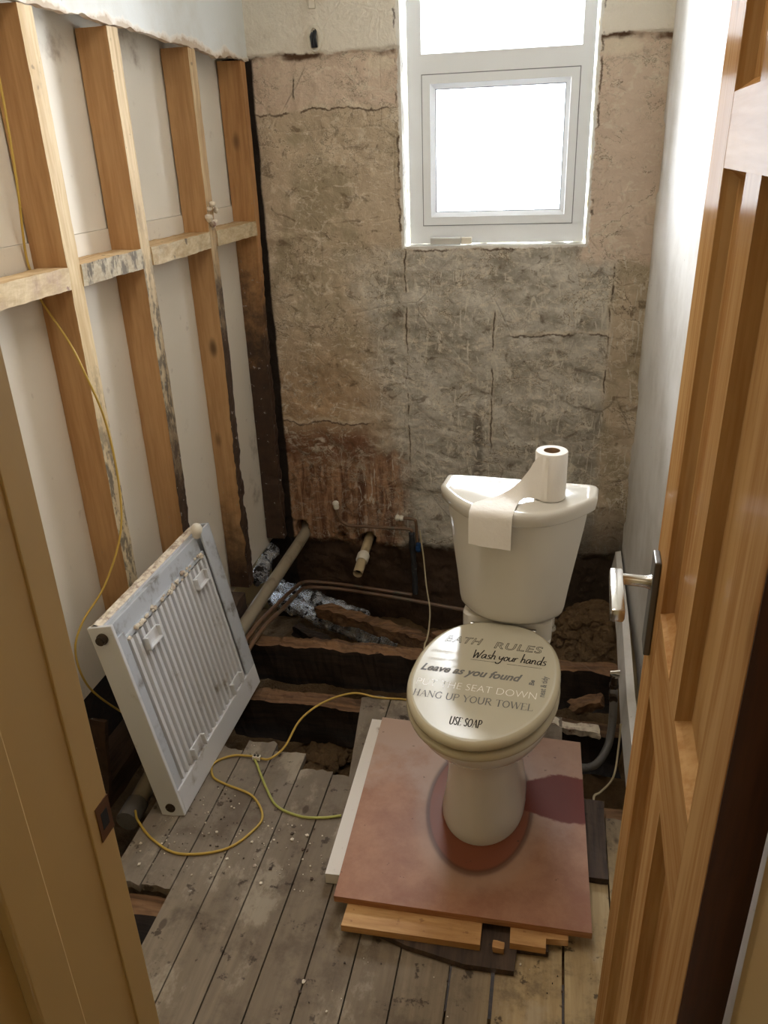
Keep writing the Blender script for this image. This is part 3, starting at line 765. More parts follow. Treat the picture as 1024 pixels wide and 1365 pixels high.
tag(link('foil_wrap', bm, M_FOIL, smooth=True), 'crumpled foil scrap between the left studs and the grey waste pipe', 'foil')
# waste pipe along the left wall
bm = bmesh.new(); wp = [(-1.118, 3.33, .0), (-1.106, 3.22, -.012), (-1.122, 2.5, -.035), (-1.10, 1.75, -.028), (-1.085, 1.50, -.028)]
WPT = catmull(wp, 10); tube(bm, WPT, .026, 20)
wpo = thing('waste_pipe', 'long grey waste pipe running from the corner hole along the left wall', 'pipe', (-1.11, 3.2, -.03))
link('pipe', bm, M_WASTE, wpo, smooth=True)
bm = bmesh.new(); tube(bm, [(-1.086, 1.53, -.028), (-1.083, 1.46, -.028)], .031, 20); link('socket', bm, M_HOSE, wpo, smooth=40)
# stub
st = thing('waste_pipe', 'short beige waste stub sticking out of the wall under the capped copper pipe', 'pipe', (-.8, 3.2, -.04))
def open_tube(bm, pts, r, th, seg=20, mi=0):
    pts = [Vector(p) for p in pts]
    tube(bm, pts, r, seg, mi, cap=False); tube(bm, list(reversed(pts)), r - th, seg, mi, cap=False)
bm = bmesh.new(); A = Vector((-.803, 3.32, -.03)); B = Vector((-.800, 3.03, -.085)); dv = (B - A).normalized()
open_tube(bm, [A, A.lerp(B, .5), B], .022, .003)
tube(bm, [B - dv * .03, B - dv * .028], .0185, 20, 1)
link('pipe', bm, [M_STUB, M_BLACK], st, smooth=40)
bm = bmesh.new(); tube(bm, [A.lerp(B, .52), A.lerp(B, .55), A.lerp(B, .68), A.lerp(B, .71)], [.024, .0285, .0285, .024], 22); link('collar', bm, M_CAPW, st, smooth=40)['label'] = 'pale socket collar'
# copper pair
def pipe_thing(lab, pts, r, mat, name='copper_pipe', n=8, seg=10, cat='pipe', group=None):
    bm = bmesh.new(); tube(bm, catmull(pts, n), r, seg)
    return tag(link(name, bm, mat, smooth=True), lab, cat, group)
pipe_thing('upper copper pipe bending from the left wall to the dark riser', [(-1.05, 1.60, -.008), (-1.05, 2.0, -.006), (-1.052, 2.36, .004), (-1.085, 2.75, -.10), (-1.118, 3.10, -.215), (-1.115, 3.16, -.232), (-1.08, 3.195, -.240), (-.95, 3.20, -.245), (-.70, 3.195, -.262), (-.585, 3.195, -.272)], .0085, M_COPPER)
pipe_thing('lower copper pipe that runs on behind the toilet', [(-1.02, 1.60, -.008), (-1.018, 2.0, -.006), (-1.02, 2.36, .004), (-1.05, 2.72, -.10), (-1.082, 3.05, -.205), (-1.08, 3.12, -.232), (-1.04, 3.155, -.246), (-.9, 3.162, -.252), (-.62, 3.162, -.278), (-.30, 3.16, -.315), (-.05, 3.16, -.33)], .0085, M_COPPER)
def capped(lab, pts, cap_dir, name='copper_pipe'):
    o = thing(name, lab, 'pipe', pts[0])
    bm = bmesh.new(); tube(bm, catmull(pts, 8), .0075, 10); link('pipe', bm, M_COPPER, o, smooth=True)
    p = Vector(pts[0]); d = Vector(cap_dir).normalized()
    bm = bmesh.new(); tube(bm, [p - d * .006, p, p + d * .008, p + d * .009, p + d * .014, p + d * .015, p + d * .026, p + d * .032], [.011, .0135, .0135, .0115, .0115, .0145, .0145, .009], 16)
    link('push_fit_cap', bm, M_CAPW, o, smooth=50)['label'] = 'white push-fit stop end'
capped('copper pipe rising to a white cap in the middle of the red-brown streaks', [(-.935, 3.225, .145), (-.930, 3.223, .11), (-.912, 3.222, .075), (-.875, 3.222, .058), (-.80, 3.222, .058), (-.66, 3.22, .058), (-.60, 3.22, .057), (-.585, 3.22, .050), (-.583, 3.22, .03)], (-.15, 0, 1))
capped('short copper pipe ending sideways in a white cap left of the cistern', [(-.628, 3.222, .110), (-.60, 3.222, .110), (-.572, 3.222, .106), (-.564, 3.222, .09), (-.562, 3.222, .03), (-.558, 3.222, -.02)], (-1, 0, .05))
rs = thing('lagged_riser', 'dark vertical lagged pipe against the wall beside the hanging white cable', 'pipe', (-.583, 3.215, -.28))
bm = bmesh.new(); tube(bm, [Vector((-.583 + .0004 * i, 3.212, .045 - .32 * i / 30)) for i in range(31)], .0135, 12, rough=.006); link('lagging', bm, M_BLACKP, rs, smooth=True)
bm = bmesh.new(); tube(bm, [(-.552, 3.205, -.005), (-.552, 3.205, -.045)], .011, 12); box(bm, (-.562, 3.19, -.034), (-.542, 3.20, -.016)); link('valve_body', bm, M_BLUE, rs, smooth=40)['label'] = 'small blue valve'

# ================================================================== CABLES
def cable(name, lab, pts, r, mat, cat='cable', n=10):
    bm = bmesh.new(); tube(bm, catmull(pts, n), r, 8); return tag(link(name, bm, mat, smooth=True), lab, cat)
cable('hanging_cable', 'yellow cable hanging down the left wall behind the noggin', [(-1.24, 1.80, 1.94), (-1.24, 1.806, 1.80), (-1.235, 1.785, 1.6), (-1.262, 1.80, 1.44), (-1.263, 1.812, 1.37), (-1.262, 1.822, 1.32), (-1.20, 1.81, 1.22), (-1.165, 1.80, 1.14), (-1.150, 1.826, 1.009), (-1.145, 1.828, .837), (-1.145, 1.792, .695), (-1.17, 1.708, .573), (-1.2, 1.62, .505), (-1.205, 1.571, .441), (-1.20, 1.585, .321), (-1.20, 1.69, .16), (-1.22, 1.8, .04)], .0030, M_YEL)
cable('floor_cable', 'loose yellow cable curling over the boards from the radiator foot to the connector', [(-1.06, 1.475, .0), (-1.03, 1.437, .004), (-.959, 1.384, .004), (-.871, 1.354, .004), (-.761, 1.388, .004), (-.708, 1.465, .004), (-.706, 1.519, .004), (-.76, 1.58, .004), (-.85, 1.609, .004), (-.896, 1.632, .004), (-.915, 1.682, .004), (-.872, 1.721, .006), (-.805, 1.725, .010)], .0034, M_YEL)
cable('floor_cable', 'yellow cable arching over the hole from the connector to behind the toilet', [(-.79, 1.72, .010), (-.753, 1.721, .012), (-.722, 1.77, .020), (-.708, 1.882, .03), (-.662, 1.975, .03), (-.584, 2.058, .015), (-.496, 2.06, .006), (-.40, 2.066, .004), (-.25, 2.05, .004)], .0034, M_YEL)
cable('earth_cable', 'thin green and yellow earth cable from the connector to the white strip', [(-.80, 1.715, .010), (-.787, 1.70, .006), (-.728, 1.614, .004), (-.674, 1.552, .004), (-.602, 1.528, .004), (-.541, 1.533, .004), (-.492, 1.548, .005)], .0036, M_EARTHC)
tb = thing('connector_block', 'tiny white and brass connector block joining the three floor cables', 'connector', (-.797, 1.722, .008))
bm = bmesh.new(); box(bm, (-.806, 1.713, .004), (-.782, 1.727, .018), 0, .002); link('body', bm, M_CAPW, tb)
bm = bmesh.new(); tube(bm, [(-.799, 1.72, .017), (-.799, 1.72, .022)], .004, 10); tube(bm, [(-.789, 1.72, .017), (-.789, 1.72, .022)], .004, 10); link('screw', bm, M_STEEL, tb)
cable('thin_cable', 'dusty white cable hanging beside the dark riser down to the toilet lid', [(-.545, 3.21, .06), (-.539, 3.20, .02), (-.524, 3.17, -.05), (-.498, 3.08, -.15), (-.452, 2.88, -.148), (-.428, 2.70, -.12), (-.418, 2.58, -.10), (-.41, 2.47, -.06), (-.39, 2.30, -.06)], .0032, M_CABW)
cable('thin_cable', 'thin white cable curving from the right wall down to the dark board end', [(.262, 2.02, .03), (.258, 1.98, -.02), (.240, 1.88, -.05), (.20, 1.79, -.03), (.178, 1.74, .0), (.172, 1.70, .018)], .003, M_CABW)
bm = bmesh.new(); tube(bm, catmull([(.08, 1.95, -.06), (.14, 1.93, -.075), (.19, 1.94, -.07), (.225, 1.985, -.04), (.238, 2.03, .0), (.240, 2.06, .06), (.240, 2.09, .10)], 8), .012, 12)
hs = tag(link('flexible_hose', bm, M_HOSE, smooth=True), 'grey flexible hose bending under the floor right of the red board', 'hose')
vv = thing('stop_valve', 'small metal stop valve on a pipe in front of the right skirting', 'valve', (.240, 2.10, .10))
bm = bmesh.new(); tube(bm, [(.240, 2.10, .06), (.240, 2.10, .145)], .011, 14); tube(bm, [(.240, 2.105, .085), (.238, 2.06, .085)], .013, 14); tube(bm, [(.240, 2.10, .105), (.240, 2.10, .115)], .016, 6); link('body', bm, M_CAPD, vv, smooth=40)
bm = bmesh.new(); tube(bm, [(.240, 2.10, .145), (.240, 2.10, .152)], .015, 14); tube(bm, [(.226, 2.10, .156), (.254, 2.10, .162)], .006, 8); link('screw_head', bm, M_CHROME, vv, smooth=40)

# wall cable sleeve
sl = thing('cable_sleeve', 'oval hole with dark cable ends in the old paint high on the back wall', 'cable', (-.914, 3.24, 2.015))
bm = bmesh.new()
def ring_oval(cx, cz, a, b, y): return [(cx + a * math.cos(t * math.pi / 12), y, cz + b * math.sin(t * math.pi / 12)) for t in range(24)]
loft(bm, [ring_oval(-.905, 2.015, .030, .046, 3.247), ring_oval(-.905, 2.015, .026, .042, 3.236), ring_oval(-.907, 2.013, .016, .036, 3.236), ring_oval(-.907, 2.013, .014, .034, 3.2440)], cap0=False, cap1=True)
link('sleeve', bm, M_CAPW, sl, smooth=50)
for k in range(3):
    bm = bmesh.new(); tube(bm, [(-.916 + .008 * k, 3.243, 2.045 - .006 * (2 - k)), (-.917 + .008 * k, 3.228, 2.02), (-.914 + .008 * k, 3.232, 1.985)], .0042, 10); link('cable_end', bm, M_SLEEVE, sl, smooth=True)
bm = bmesh.new(); box(bm, (-.922, 3.236, 2.108), (-.896, 3.2475, 2.40), 0, .003)
tag(link('cable_conduit', bm, M_CAPW), 'white conduit running up the back wall above the cable hole', 'conduit')
# steel offcut on the sill
so = thing('metal_offcut', 'small silver metal block lying on the window sill', 'metal block', (-.42, 3.29, WZ0))
bm = bmesh.new(); box(bm, (-.492, 3.268, WZ0 + .004), (-.372, 3.305, WZ0 + .032), 0, .004); link('bar', bm, M_ALU, so)
bm = bmesh.new(); box(bm, (-.371, 3.272, WZ0 + .005), (-.330, 3.303, WZ0 + .030), 0, .003); link('end_cap', bm, M_CAPW, so)

# ================================================================== BOARD STACK UNDER THE TOILET
bm = bmesh.new(); prism(bm, [(-.433, 1.258), (.152, 1.262), (.139, 1.886), (-.450, 1.906)], .037, .055, 1, 0)
tag(link('plywood_sheet', bm, [M_PLY, M_PLYE]), 'reddish plywood sheet with a pan ring and wet patch under the toilet', 'board')
bm = bmesh.new(); prism(bm, [(-.476, 1.333), (-.412, 1.336), (-.452, 1.918), (-.486, 1.918)], .003, .034)
o = link('batten', bm, M_WHITEB); tag(o, 'white painted batten along the left edge of the red plywood', 'batten')
bm = bmesh.new(); prism(bm, [(-.402, 1.200), (-.088, 1.205), (-.088, 1.34), (-.398, 1.34)], .018, .0365)
tag(link('packing_board', bm, M_LOOSE), 'longest pale packing board sticking out in front of the plywood', 'board', 'packing boards under the plywood')
bm = bmesh.new(); prism(bm, [(-.024, 1.222), (.054, 1.222), (.054, 1.246), (.102, 1.250), (.102, 1.34), (-.026, 1.34)], .018, .0365)
tag(link('packing_board', bm, M_LOOSE), 'notched pale packing board at the front right under the plywood', 'board', 'packing boards under the plywood')
bm = bmesh.new(); prism(bm, [(-.36, 1.225), (-.25, 1.19), (-.12, 1.168), (-.012, 1.17), (-.008, 1.225), (.06, 1.228), (.06, 1.72), (-.36, 1.72)], .002, .0178)
tag(link('packing_board', bm, M_DARKT), 'dark lowest packing board resting on the floorboards', 'board', 'packing boards under the plywood')
bm = bmesh.new(); beam(bm, (-.062, 1.205, .0182), (-.036, 1.222, .034), .004, 8, 3, axis=0)
tag(link('wood_chip', bm, M_LOOSE), 'broken wood chip in the gap between the packing boards', 'wood chip')
bm = bmesh.new(); beam(bm, (.146, 1.445, .002), (.198, 1.70, .020), .003, 20, 4, axis=1)
tag(link('board_offcut', bm, M_DARKT), 'dark old board offcut lying between the plywood and the door', 'board')
loose_timber('brick_lump', (.06, 2.035, -.0), (.205, 2.015, .0), .04, .02, M_CRUST, 'white plastered masonry edge beside the grey hose', 'rubble', .012, 31, 20)
loose_timber('broken_timber', (.12, 2.20, -.06), (.21, 2.22, -.03), .05, .03, M_JOIST, 'splintered timber scrap under the stop valve', 'timber', .012, 33, 20)
loose_timber('broken_timber', (-1.172, 1.50, .03), (-1.168, 1.545, .235), .05, .014, M_STUDD, 'splintered upright offcut just behind the left door lining', 'timber', .006, 41, 16)
# rubble on the soil
bm = bmesh.new()
random.seed(3)
for k in range(420):
    if k < 150: x, y = random.gauss(-.68, .13), random.gauss(1.92, .10)
    else: x, y = random.gauss(.22, .10), random.gauss(2.80, .18)
    if x > .29 or y > 3.18: continue
    q = (math.hypot(x + .66, y - 1.93) / .42) if k < 150 else math.hypot(x - .26, y - 2.86) / .42
    z = -.52 + (.33 if k < 150 else .42) * max(0, 1 - q * q) ** 1.3
    rr = random.uniform(.008, .03); z += .018
    r = bmesh.ops.create_icosphere(bm, subdivisions=2, radius=rr)
    sc = Vector((random.uniform(.7, 1.3), random.uniform(.7, 1.3), random.uniform(.5, 1)))
    for v in r['verts']:
        d = v.co.copy(); v.co = Vector((x, y, z)) + Vector((d.x * sc.x, d.y * sc.y, d.z * sc.z)) * (1 + .45 * noise.noise(d * (1.2 / rr) + Vector((k, 0, 0))))
tag(link('rubble', bm, M_SOIL), 'loose brown rubble and clods lying on the soil under the floor', 'rubble', kind='stuff')
# flakes of paint and plaster on the boards
bm = bmesh.new(); random.seed(11)
for k in range(330):
    x = random.uniform(-.99, -.5); y = random.gauss(1.48, .14)
    if not (1.27 < y < 1.66) or y > 1.50 and x > -.76: continue
    if random.random() < .12: x = random.uniform(-.5, .1); y = random.uniform(1.0, 1.2)
    rr = random.choice((.001, .0015, .0015, .002, .002, .003, .003, .005)); n = random.randint(4, 6); ph = random.random() * 6
    poly = [(x + rr * random.uniform(.6, 1.2) * math.cos(ph + i * 6.283 / n), y + rr * random.uniform(.6, 1.2) * math.sin(ph + i * 6.283 / n)) for i in range(n)]
    prism(bm, poly, .0012, .0025 + rr * .25, random.choice((0, 0, 1)))
tag(link('plaster_flakes', bm, [M_CRUST, M_DARKT]), 'scattered plaster flakes and dirt crumbs on the floorboards', 'debris', kind='stuff')

# ================================================================== TOILET
TO = thing('toilet', 'white close-coupled toilet with a printed lid standing on the red plywood', 'toilet', (-.115, 1.50, 0), (0, 0, R(-5.5)))
TM = PM['toilet'].copy()
def tl(name, bm, mat, parent=TO, smooth=True):
    o = link(name, bm, mat, None, smooth); o.parent = parent; PM[o.name] = TM; return o
bm = bmesh.new()
prof = [(.055, .104, -.040, .32, .10), (.066, .106, -.042, .32, .10), (.085, .103, -.038, .315, .10), (.13, .096, -.026, .31, .10), (.19, .090, -.016, .30, .10), (.24, .089, -.014, .30, .10), (.285, .094, -.024, .30, .10), (.32, .108, -.055, .29, .08), (.355, .128, -.100, .28, .06), (.39, .148, -.142, .27, .05), (.42, .160, -.168, .262, .045), (.445, .166, -.182, .258, .045), (.4545, .165, -.181, .256, .045)]
loft(bm, [egg(hw, yf, yb, ym, z, -.004 if z > .3 else -.010) for z, hw, yf, yb, ym in prof])
tl('pan', bm, M_CER, smooth=60)
bm = bmesh.new()
def rbox(hw, y0, y1, z, r=.03, n=6, cx=0):
    pts = []
    for (sx, sy, a0) in ((1, 1, 0), (-1, 1, 90), (-1, -1, 180), (1, -1, 270)):
        for i in range(n + 1):
            a = R(a0 + 90 * i / n); pts.append((cx + sx * (hw - r) + r * math.cos(a), (y1 - r if sy > 0 else y0 + r) + r * math.sin(a), z))
    return pts
loft(bm, [rbox(.06, .20, .40, .20, cx=0), rbox(.085, .19, .42, .34, cx=.004), rbox(.112, .18, .44, .42, cx=.004), rbox(.116, .20, .445, .450, cx=.004), rbox(.118, .297, .445, .452, cx=.004), rbox(.118, .297, .445, .502, cx=.004), rbox(.114, .301, .44, .506, cx=.004)])
tl('cistern_ledge', bm, M_CER, smooth=50)
# seat ring and lid
bm = bmesh.new()
def seat_ring(off, z): return egg(.176 - off, -.199 + off, .275 - off, .04, z, -.006)
loft(bm, [seat_ring(.010, .4555), seat_ring(.002, .459), seat_ring(0, .466), seat_ring(.002, .473), seat_ring(.010, .4765)])
tl('seat', bm, M_SEAT, smooth=60)
bm = bmesh.new()
def lid_ring(off, z): return egg(.175 - off, -.200 + off, .283 - off, .04, z, -.006)
loft(bm, [lid_ring(.009, .4785), lid_ring(.002, .482), lid_ring(0, .489), lid_ring(.0015, .4965), lid_ring(.006, .5015), lid_ring(.0105, .5035)], cap1=False)
loft(bm, [lid_ring(.0105, .5035), lid_ring(.015, .5045)], cap0=False, cap1=True, mi=1)
lid = tl('lid', bm, [M_SEAT, M_LID], smooth=50)
lid.rotation_euler = (0, R(-1.5), 0); lid.location = (.0128, 0, .0050)
for f in lid.data.polygons:
    if len(f.vertices) > 10: f.use_smooth = False
for s in (-1, 1):
    bm = bmesh.new(); tube(bm, [(s * .070 - .015, .287, .486), (s * .070 + .015, .287, .486)], .008, 12); tl('hinge', bm, M_CHROME, smooth=50)
# cistern
def dring(hw, yf, ys, yb, z, cx=.012, n=40, p=2.5, rc=.012):
    pts = []
    for i in range(n + 1):
        t = -math.cos(math.pi * i / n); x = hw * t
        pts.append((cx + x, yf + (ys - yf) * abs(t) ** p, z))
    pts.append((cx + hw, yb - rc, z)); pts.append((cx + hw - rc * .3, yb - rc * .3, z)); pts.append((cx + hw - rc, yb, z))
    for i in range(1, 6): pts.append((cx + (hw - rc) * (1 - i / 3), yb, z))
    pts.append((cx - hw + rc * .3, yb - rc * .3, z)); pts.append((cx - hw, yb - rc, z))
    return pts
bm = bmesh.new()
cis = [(.507, .095, .295, .34), (.509, .112, .280, .335), (.515, .124, .268, .335), (.527, .132, .259, .335), (.545, .1365, .255, .336), (.60, .144, .251, .342), (.68, .157, .247, .350), (.76, .170, .242, .358), (.805, .176, .239, .362), (.812, .176, .239, .362)]
loft(bm, [dring(hw, yf, ys, .442, z) for z, hw, yf, ys in cis])
tl('cistern', bm, M_CER, smooth=60)
bm = bmesh.new()
cl = [(.808, .180, .238, .360), (.808, .190, .228, .366), (.811, .1935, .224, .368), (.830, .1965, .221, .370), (.838, .1955, .222, .369), (.843, .191, .226, .366), (.845, .184, .233, .362), (.8452, .176, .241, .357), (.8438, .168, .249, .352)]
loft(bm, [dring(hw, yf, ys, .447 - (.197 - hw) * .5 if z > .84 else .447, z) for z, hw, yf, ys in cl])
tl('cistern_lid', bm, M_CER, smooth=60)
bm = bmesh.new(); tube(bm, [(.118, .34, .508), (.118, .34, .47)], .008, 10); tube(bm, [(.118, .34, .478), (.118, .34, .468)], .013, 8); tl('fixing_nut', bm, M_CHROME, smooth=40)
# ---- lettering on the lid
ZT = .5047
def text(body, x, y, size, mat, rot=0.0, shear=0.0, sx=1.0, outline=False, spacing=1.0, width=None, bold=0.0, name='lettering'):
    cu = bpy.data.curves.new('t', 'FONT'); cu.body = body; cu.size = size; cu.shear = shear; cu.space_character = spacing
    cu.resolution_u = 4
    if outline: cu.fill_mode = 'NONE'; cu.bevel_depth = size * .018; cu.bevel_resolution = 0
    else: cu.fill_mode = 'FRONT'; cu.offset = bold
    ob = bpy.data.objects.new('t', cu); COL.objects.link(ob); bpy.context.view_layer.update()
    me = bpy.data.meshes.new_from_object(ob.evaluated_get(bpy.context.evaluated_depsgraph_get()))
    bpy.data.objects.remove(ob)
    bm = bmesh.new(); bm.from_mesh(me)
    xs = [v.co.x for v in bm.verts]; k = sx
    if width: k = width / (max(xs) - min(xs))
    x0 = min(xs) if width else 0
    c, s_ = math.cos(rot), math.sin(rot)
    for v in bm.verts:
        X_ = (v.co.x - x0) * k; Y_ = v.co.y; Z_ = max(-.0004, min(.0004, v.co.z))
        v.co = Vector((x + X_ * c - Y_ * s_, y + X_ * s_ + Y_ * c, ZT + (Z_ if outline else 0)))
    o = link(name, bm, mat, None, False, recalc=outline); o.parent = lid
    if not outline:
        for p in o.data.polygons:
            if p.normal.z < 0: p.flip()
    return o
def strokes(lines, x, y, h, wd, mat, sx=1.0, shear=0.0, name='lettering', rot=0.0):
    bm = bmesh.new(); c, s_ = math.cos(rot), math.sin(rot)
    for st in lines:
        wmul = 1.0
        if isinstance(st, tuple) and isinstance(st[0], float) : wmul, st = st
        pts = catmull([(a, b, 0) for a, b in st], 5) if len(st) > 2 else [Vector((*st[0], 0)), Vector((*st[1], 0))]
        P = [Vector(((p.x + shear * p.y) * sx * h, p.y * h, 0)) for p in pts]
        vs = []
        for i, p in enumerate(P):
            d = (P[min(i + 1, len(P) - 1)] - P[max(i - 1, 0)]);
            if d.length < 1e-7: d = Vector((1, 0, 0))
            d.normalize(); nn = Vector((-d.y, d.x, 0)) * wd * wmul / 2
            vs.append((bm.verts.new(p + nn), bm.verts.new(p - nn)))
        for a, b in zip(vs, vs[1:]): bm.faces.new((a[0], a[1], b[1], b[0]))
    for v in bm.verts:
        q = v.co.copy(); v.co = Vector((x + q.x * c - q.y * s_, y + q.x * s_ + q.y * c, ZT + .0002))
    o = link(name, bm, mat, None, False, recalc=False); o.parent = lid
    for p in o.data.polygons:
        if p.normal.z < 0: p.flip()
    return o
HAND = {
 'W': (1.75, [[(0, 2), (.25, .05), (.3, 0), (.75, 1.35), (1.0, .05), (1.1, .1), (1.7, 2.1)]]),
 'a': (1.15, [[(.85, .95), (.45, 1.05), (.1, .6), (.2, .05), (.55, .15), (.85, .9), (.85, .25), (1.05, .02)]]),
 's': (.85, [[(.7, 1), (.3, 1), (.2, .7), (.6, .45), (.6, .1), (.05, .02)]]),
 'h': (1.0, [[(.15, 2.3), (.08, 0)], [(.08, .5), (.4, 1.0), (.7, .8), (.72, .2), (.9, .02)]]),
 'y': (1.05, [[(0, 1), (.1, .4), (.4, .25), (.8, .8), (.85, 1.0)], [(.85, 1.0), (.65, -.2), (.3, -.9), (-.2, -.8), (-.35, -.5)]]),
 'o': (.95, [[(.4, 1), (.05, .6), (.2, .05), (.6, .1), (.75, .6), (.5, 1.0), (.4, .98)]]),
 'u': (1.1, [[(.05, 1), (.08, .3), (.35, .02), (.75, .4), (.85, 1)], [(.85, 1), (.82, .2), (1.0, .02)]]),
 'r': (.8, [[(.05, 1), (.1, 0)], [(.1, .5), (.35, .95), (.7, .95)]]),
 'n': (1.05, [[(.05, 1), (.08, 0)], [(.08, .5), (.4, 1.0), (.7, .8), (.72, .2), (.95, .02)]]),
 'd': (1.1, [[(.8, .85), (.45, 1.0), (.1, .55), (.25, .05), (.6, .15), (.85, .8)], [(.95, 2.2), (.85, .2), (1.05, .02)]]), ' ': (.6, [])}
def hand(s):
    out = []; x = 0
    for i, c in enumerate(s):
        wdt, L = HAND[c]
        for st in L: out.append([(x + a, b) for a, b in st])
        x += wdt
    return out, x
SER = {  # thick stems (1.0) and thin strokes (.42); serifs are thin ticks
 'H': (1.0, [(1., [(.18, 0), (.18, 1)]), (1., [(.78, 0), (.78, 1)]), (.42, [(.18, .5), (.78, .5)])], [(.18, 0), (.18, 1), (.78, 0), (.78, 1)]),
 'A': (1.0, [(.42, [(.08, 0), (.48, 1)]), (1., [(.48, 1), (.88, 0)]), (.42, [(.24, .36), (.72, .36)])], [(.08, 0), (.88, 0)]),
 'N': (1.05, [(.42, [(.15, 0), (.15, 1)]), (1., [(.15, 1), (.85, 0)]), (.42, [(.85, 0), (.85, 1)])], [(.15, 0), (.12, 1), (.85, 1)]),
 'G': (1.0, [(1., [(.85, .82), (.55, 1), (.2, .8), (.12, .5), (.2, .18), (.55, 0), (.85, .12)]), (.8, [(.85, .08), (.85, .42)])], [(.82, .42)]),
 'U': (1.0, [(1., [(.15, 1), (.15, .35), (.3, .05), (.5, 0), (.7, .08), (.82, .35), (.82, 1)])], [(.15, 1), (.82, 1)]),
 'P': (.85, [(1., [(.18, 0), (.18, 1)]), (.8, [(.18, 1), (.55, .98), (.75, .75), (.55, .5), (.18, .48)])], [(.18, 0), (.14, 1)]),
 'Y': (.95, [(1., [(.08, 1), (.48, .48)]), (.42, [(.88, 1), (.48, .48)]), (1., [(.48, .48), (.48, 0)])], [(.08, 1), (.88, 1), (.48, 0)]),
 'O': (1.05, [(.9, [(.5, 1), (.2, .82), (.1, .5), (.2, .18), (.5, 0), (.8, .18), (.9, .5), (.8, .82), (.5, 1)])], []),
 'R': (.95, [(1., [(.18, 0), (.18, 1)]), (.8, [(.18, 1), (.55, .98), (.72, .75), (.55, .52), (.18, .5)]), (1., [(.42, .5), (.85, 0)])], [(.18, 0), (.14, 1), (.87, 0)]),
 'T': (.9, [(1., [(.45, 0), (.45, 1)]), (.42, [(.05, 1), (.85, 1)]), (.42, [(.05, 1), (.05, .84)]), (.42, [(.85, 1), (.85, .84)])], [(.45, 0)]),
 'W': (1.35, [(1., [(.08, 1), (.38, 0)]), (.42, [(.38, 0), (.68, 1)]), (1., [(.68, 1), (.95, 0)]), (.42, [(.95, 0), (1.25, 1)])], [(.08, 1), (.66, 1), (1.25, 1)]),
 'E': (.85, [(1., [(.18, 0), (.18, 1)]), (.42, [(.18, 1), (.72, 1)]), (.42, [(.18, .52), (.6, .52)]), (.42, [(.18, 0), (.75, 0)]), (.42, [(.72, 1), (.72, .84)]), (.42, [(.75, 0), (.75, .18)])], [(.14, 0), (.14, 1)]),
 'L': (.8, [(1., [(.18, 0), (.18, 1)]), (.42, [(.18, 0), (.72, 0)]), (.42, [(.72, 0), (.72, .2)])], [(.14, 0), (.18, 1)]),
 'S': (.75, [(.9, [(.62, .85), (.4, 1), (.15, .8), (.3, .55), (.55, .4), (.62, .18), (.4, 0), (.1, .15)])], []),
 ' ': (.45, [], [])}
def serif(s):
    out = []; x = 0
    for c in s:
        wdt, L, tk = SER[c]
        for wm, st in L: out.append((wm, [(x + a, b) for a, b in st]))
        for a, b in tk: out.append((.42, [(x + a - .13, b), (x + a + .13, b)]))
        x += wdt
    return out, x
text('BATH', -.127, .163, .040, M_INKD, 0, .25, outline=True, width=.093, spacing=1.1)
text('RULES', -.002, .157, .040, M_INKD, 0, .15, outline=True, width=.117, spacing=1.1)
L_, W_ = hand('Wash your hands'); hx = .176 / W_
strokes(L_, -.046, .108, .0165, .0030, M_INKD, sx=hx / .0165, shear=.15)
strokes([[(0, 0), (1, -.01)]], -.048, .098, .073, .0012, M_INKD); strokes([[(0, 0), (1, -.015)]], .040, .096, .082, .0012, M_INKD)
text('change the', -.150, .112, .021, M_INKL, 0, 0, width=.088); text('toilet roll', -.150, .078, .021, M_INKL, 0, 0, width=.078)
text('Leave as you found', -.157, .034, .038, M_INKG, 0, .35, width=.240, bold=.0012)
text('Be', .112, .026, .016, M_INKG, R(90), .1, width=.020, bold=.0006); text('neat & tidy', .140, -.012, .019, M_INKG, R(90), 0, width=.078, bold=.0004)
text('PUT THE SEAT DOWN', -.152, -.024, .036, M_INKW, 0, 0, width=.275, bold=-.0009)
L_, W_ = serif('HANG UP YOUR TOWEL'); strokes(L_, -.150, -.066, .023, .0026, M_INKG, sx=(.272 / W_) / .023)
L_, W_ = serif('USE SOAP'); strokes(L_, -.047, -.147, .026, .0028, M_INKD, sx=(.070 / W_) / .026)
# ---- toilet roll on the cistern lid
RO = thing('toilet_roll', 'white toilet roll standing on the cistern lid with its tail draped over the front', 'toilet roll', (0, 0, 0)); RO.location = TM @ Vector((.095, .345, .845)); RO.rotation_euler = (0, 0, R(-5.5))
PM[RO.name] = TM
def rl(name, bm, mat, smooth=40):
    bmesh.ops.translate(bm, verts=bm.verts, vec=(-.095, -.345, -.845))
    o = link(name, bm, mat, None, smooth); o.parent = RO; return o
bm = bmesh.new()
def circ(r, z, n=40): return [(.095 + r * math.cos(2 * math.pi * k / n), .345 + r * math.sin(2 * math.pi * k / n), z) for k in range(n)]
loft(bm, [circ(.018, .848), circ(.0375, .8455), circ(.0385, .848), circ(.0385, .962), circ(.037, .965), circ(.0195, .965)], cap0=False, cap1=False)
rl('roll', bm, M_PAPER, 50)
bm = bmesh.new(); loft(bm, [circ(.0195, .9652), circ(.0195, .8465), circ(.0188, .8465), circ(.0188, .9652)], cap0=False, cap1=False); rl('core', bm, M_CARD)
bm = bmesh.new()
ra = catmull([(.093, .3063, .960), (.066, .316, .955), (.045, .322, .918), (.02, .325, .882), (-.015, .315, .856), (-.05, .29, .8495), (-.076, .258, .8485), (-.079, .232, .846), (-.080, .2195, .835), (-.080, .217, .80), (-.080, .218, .758)], 6)
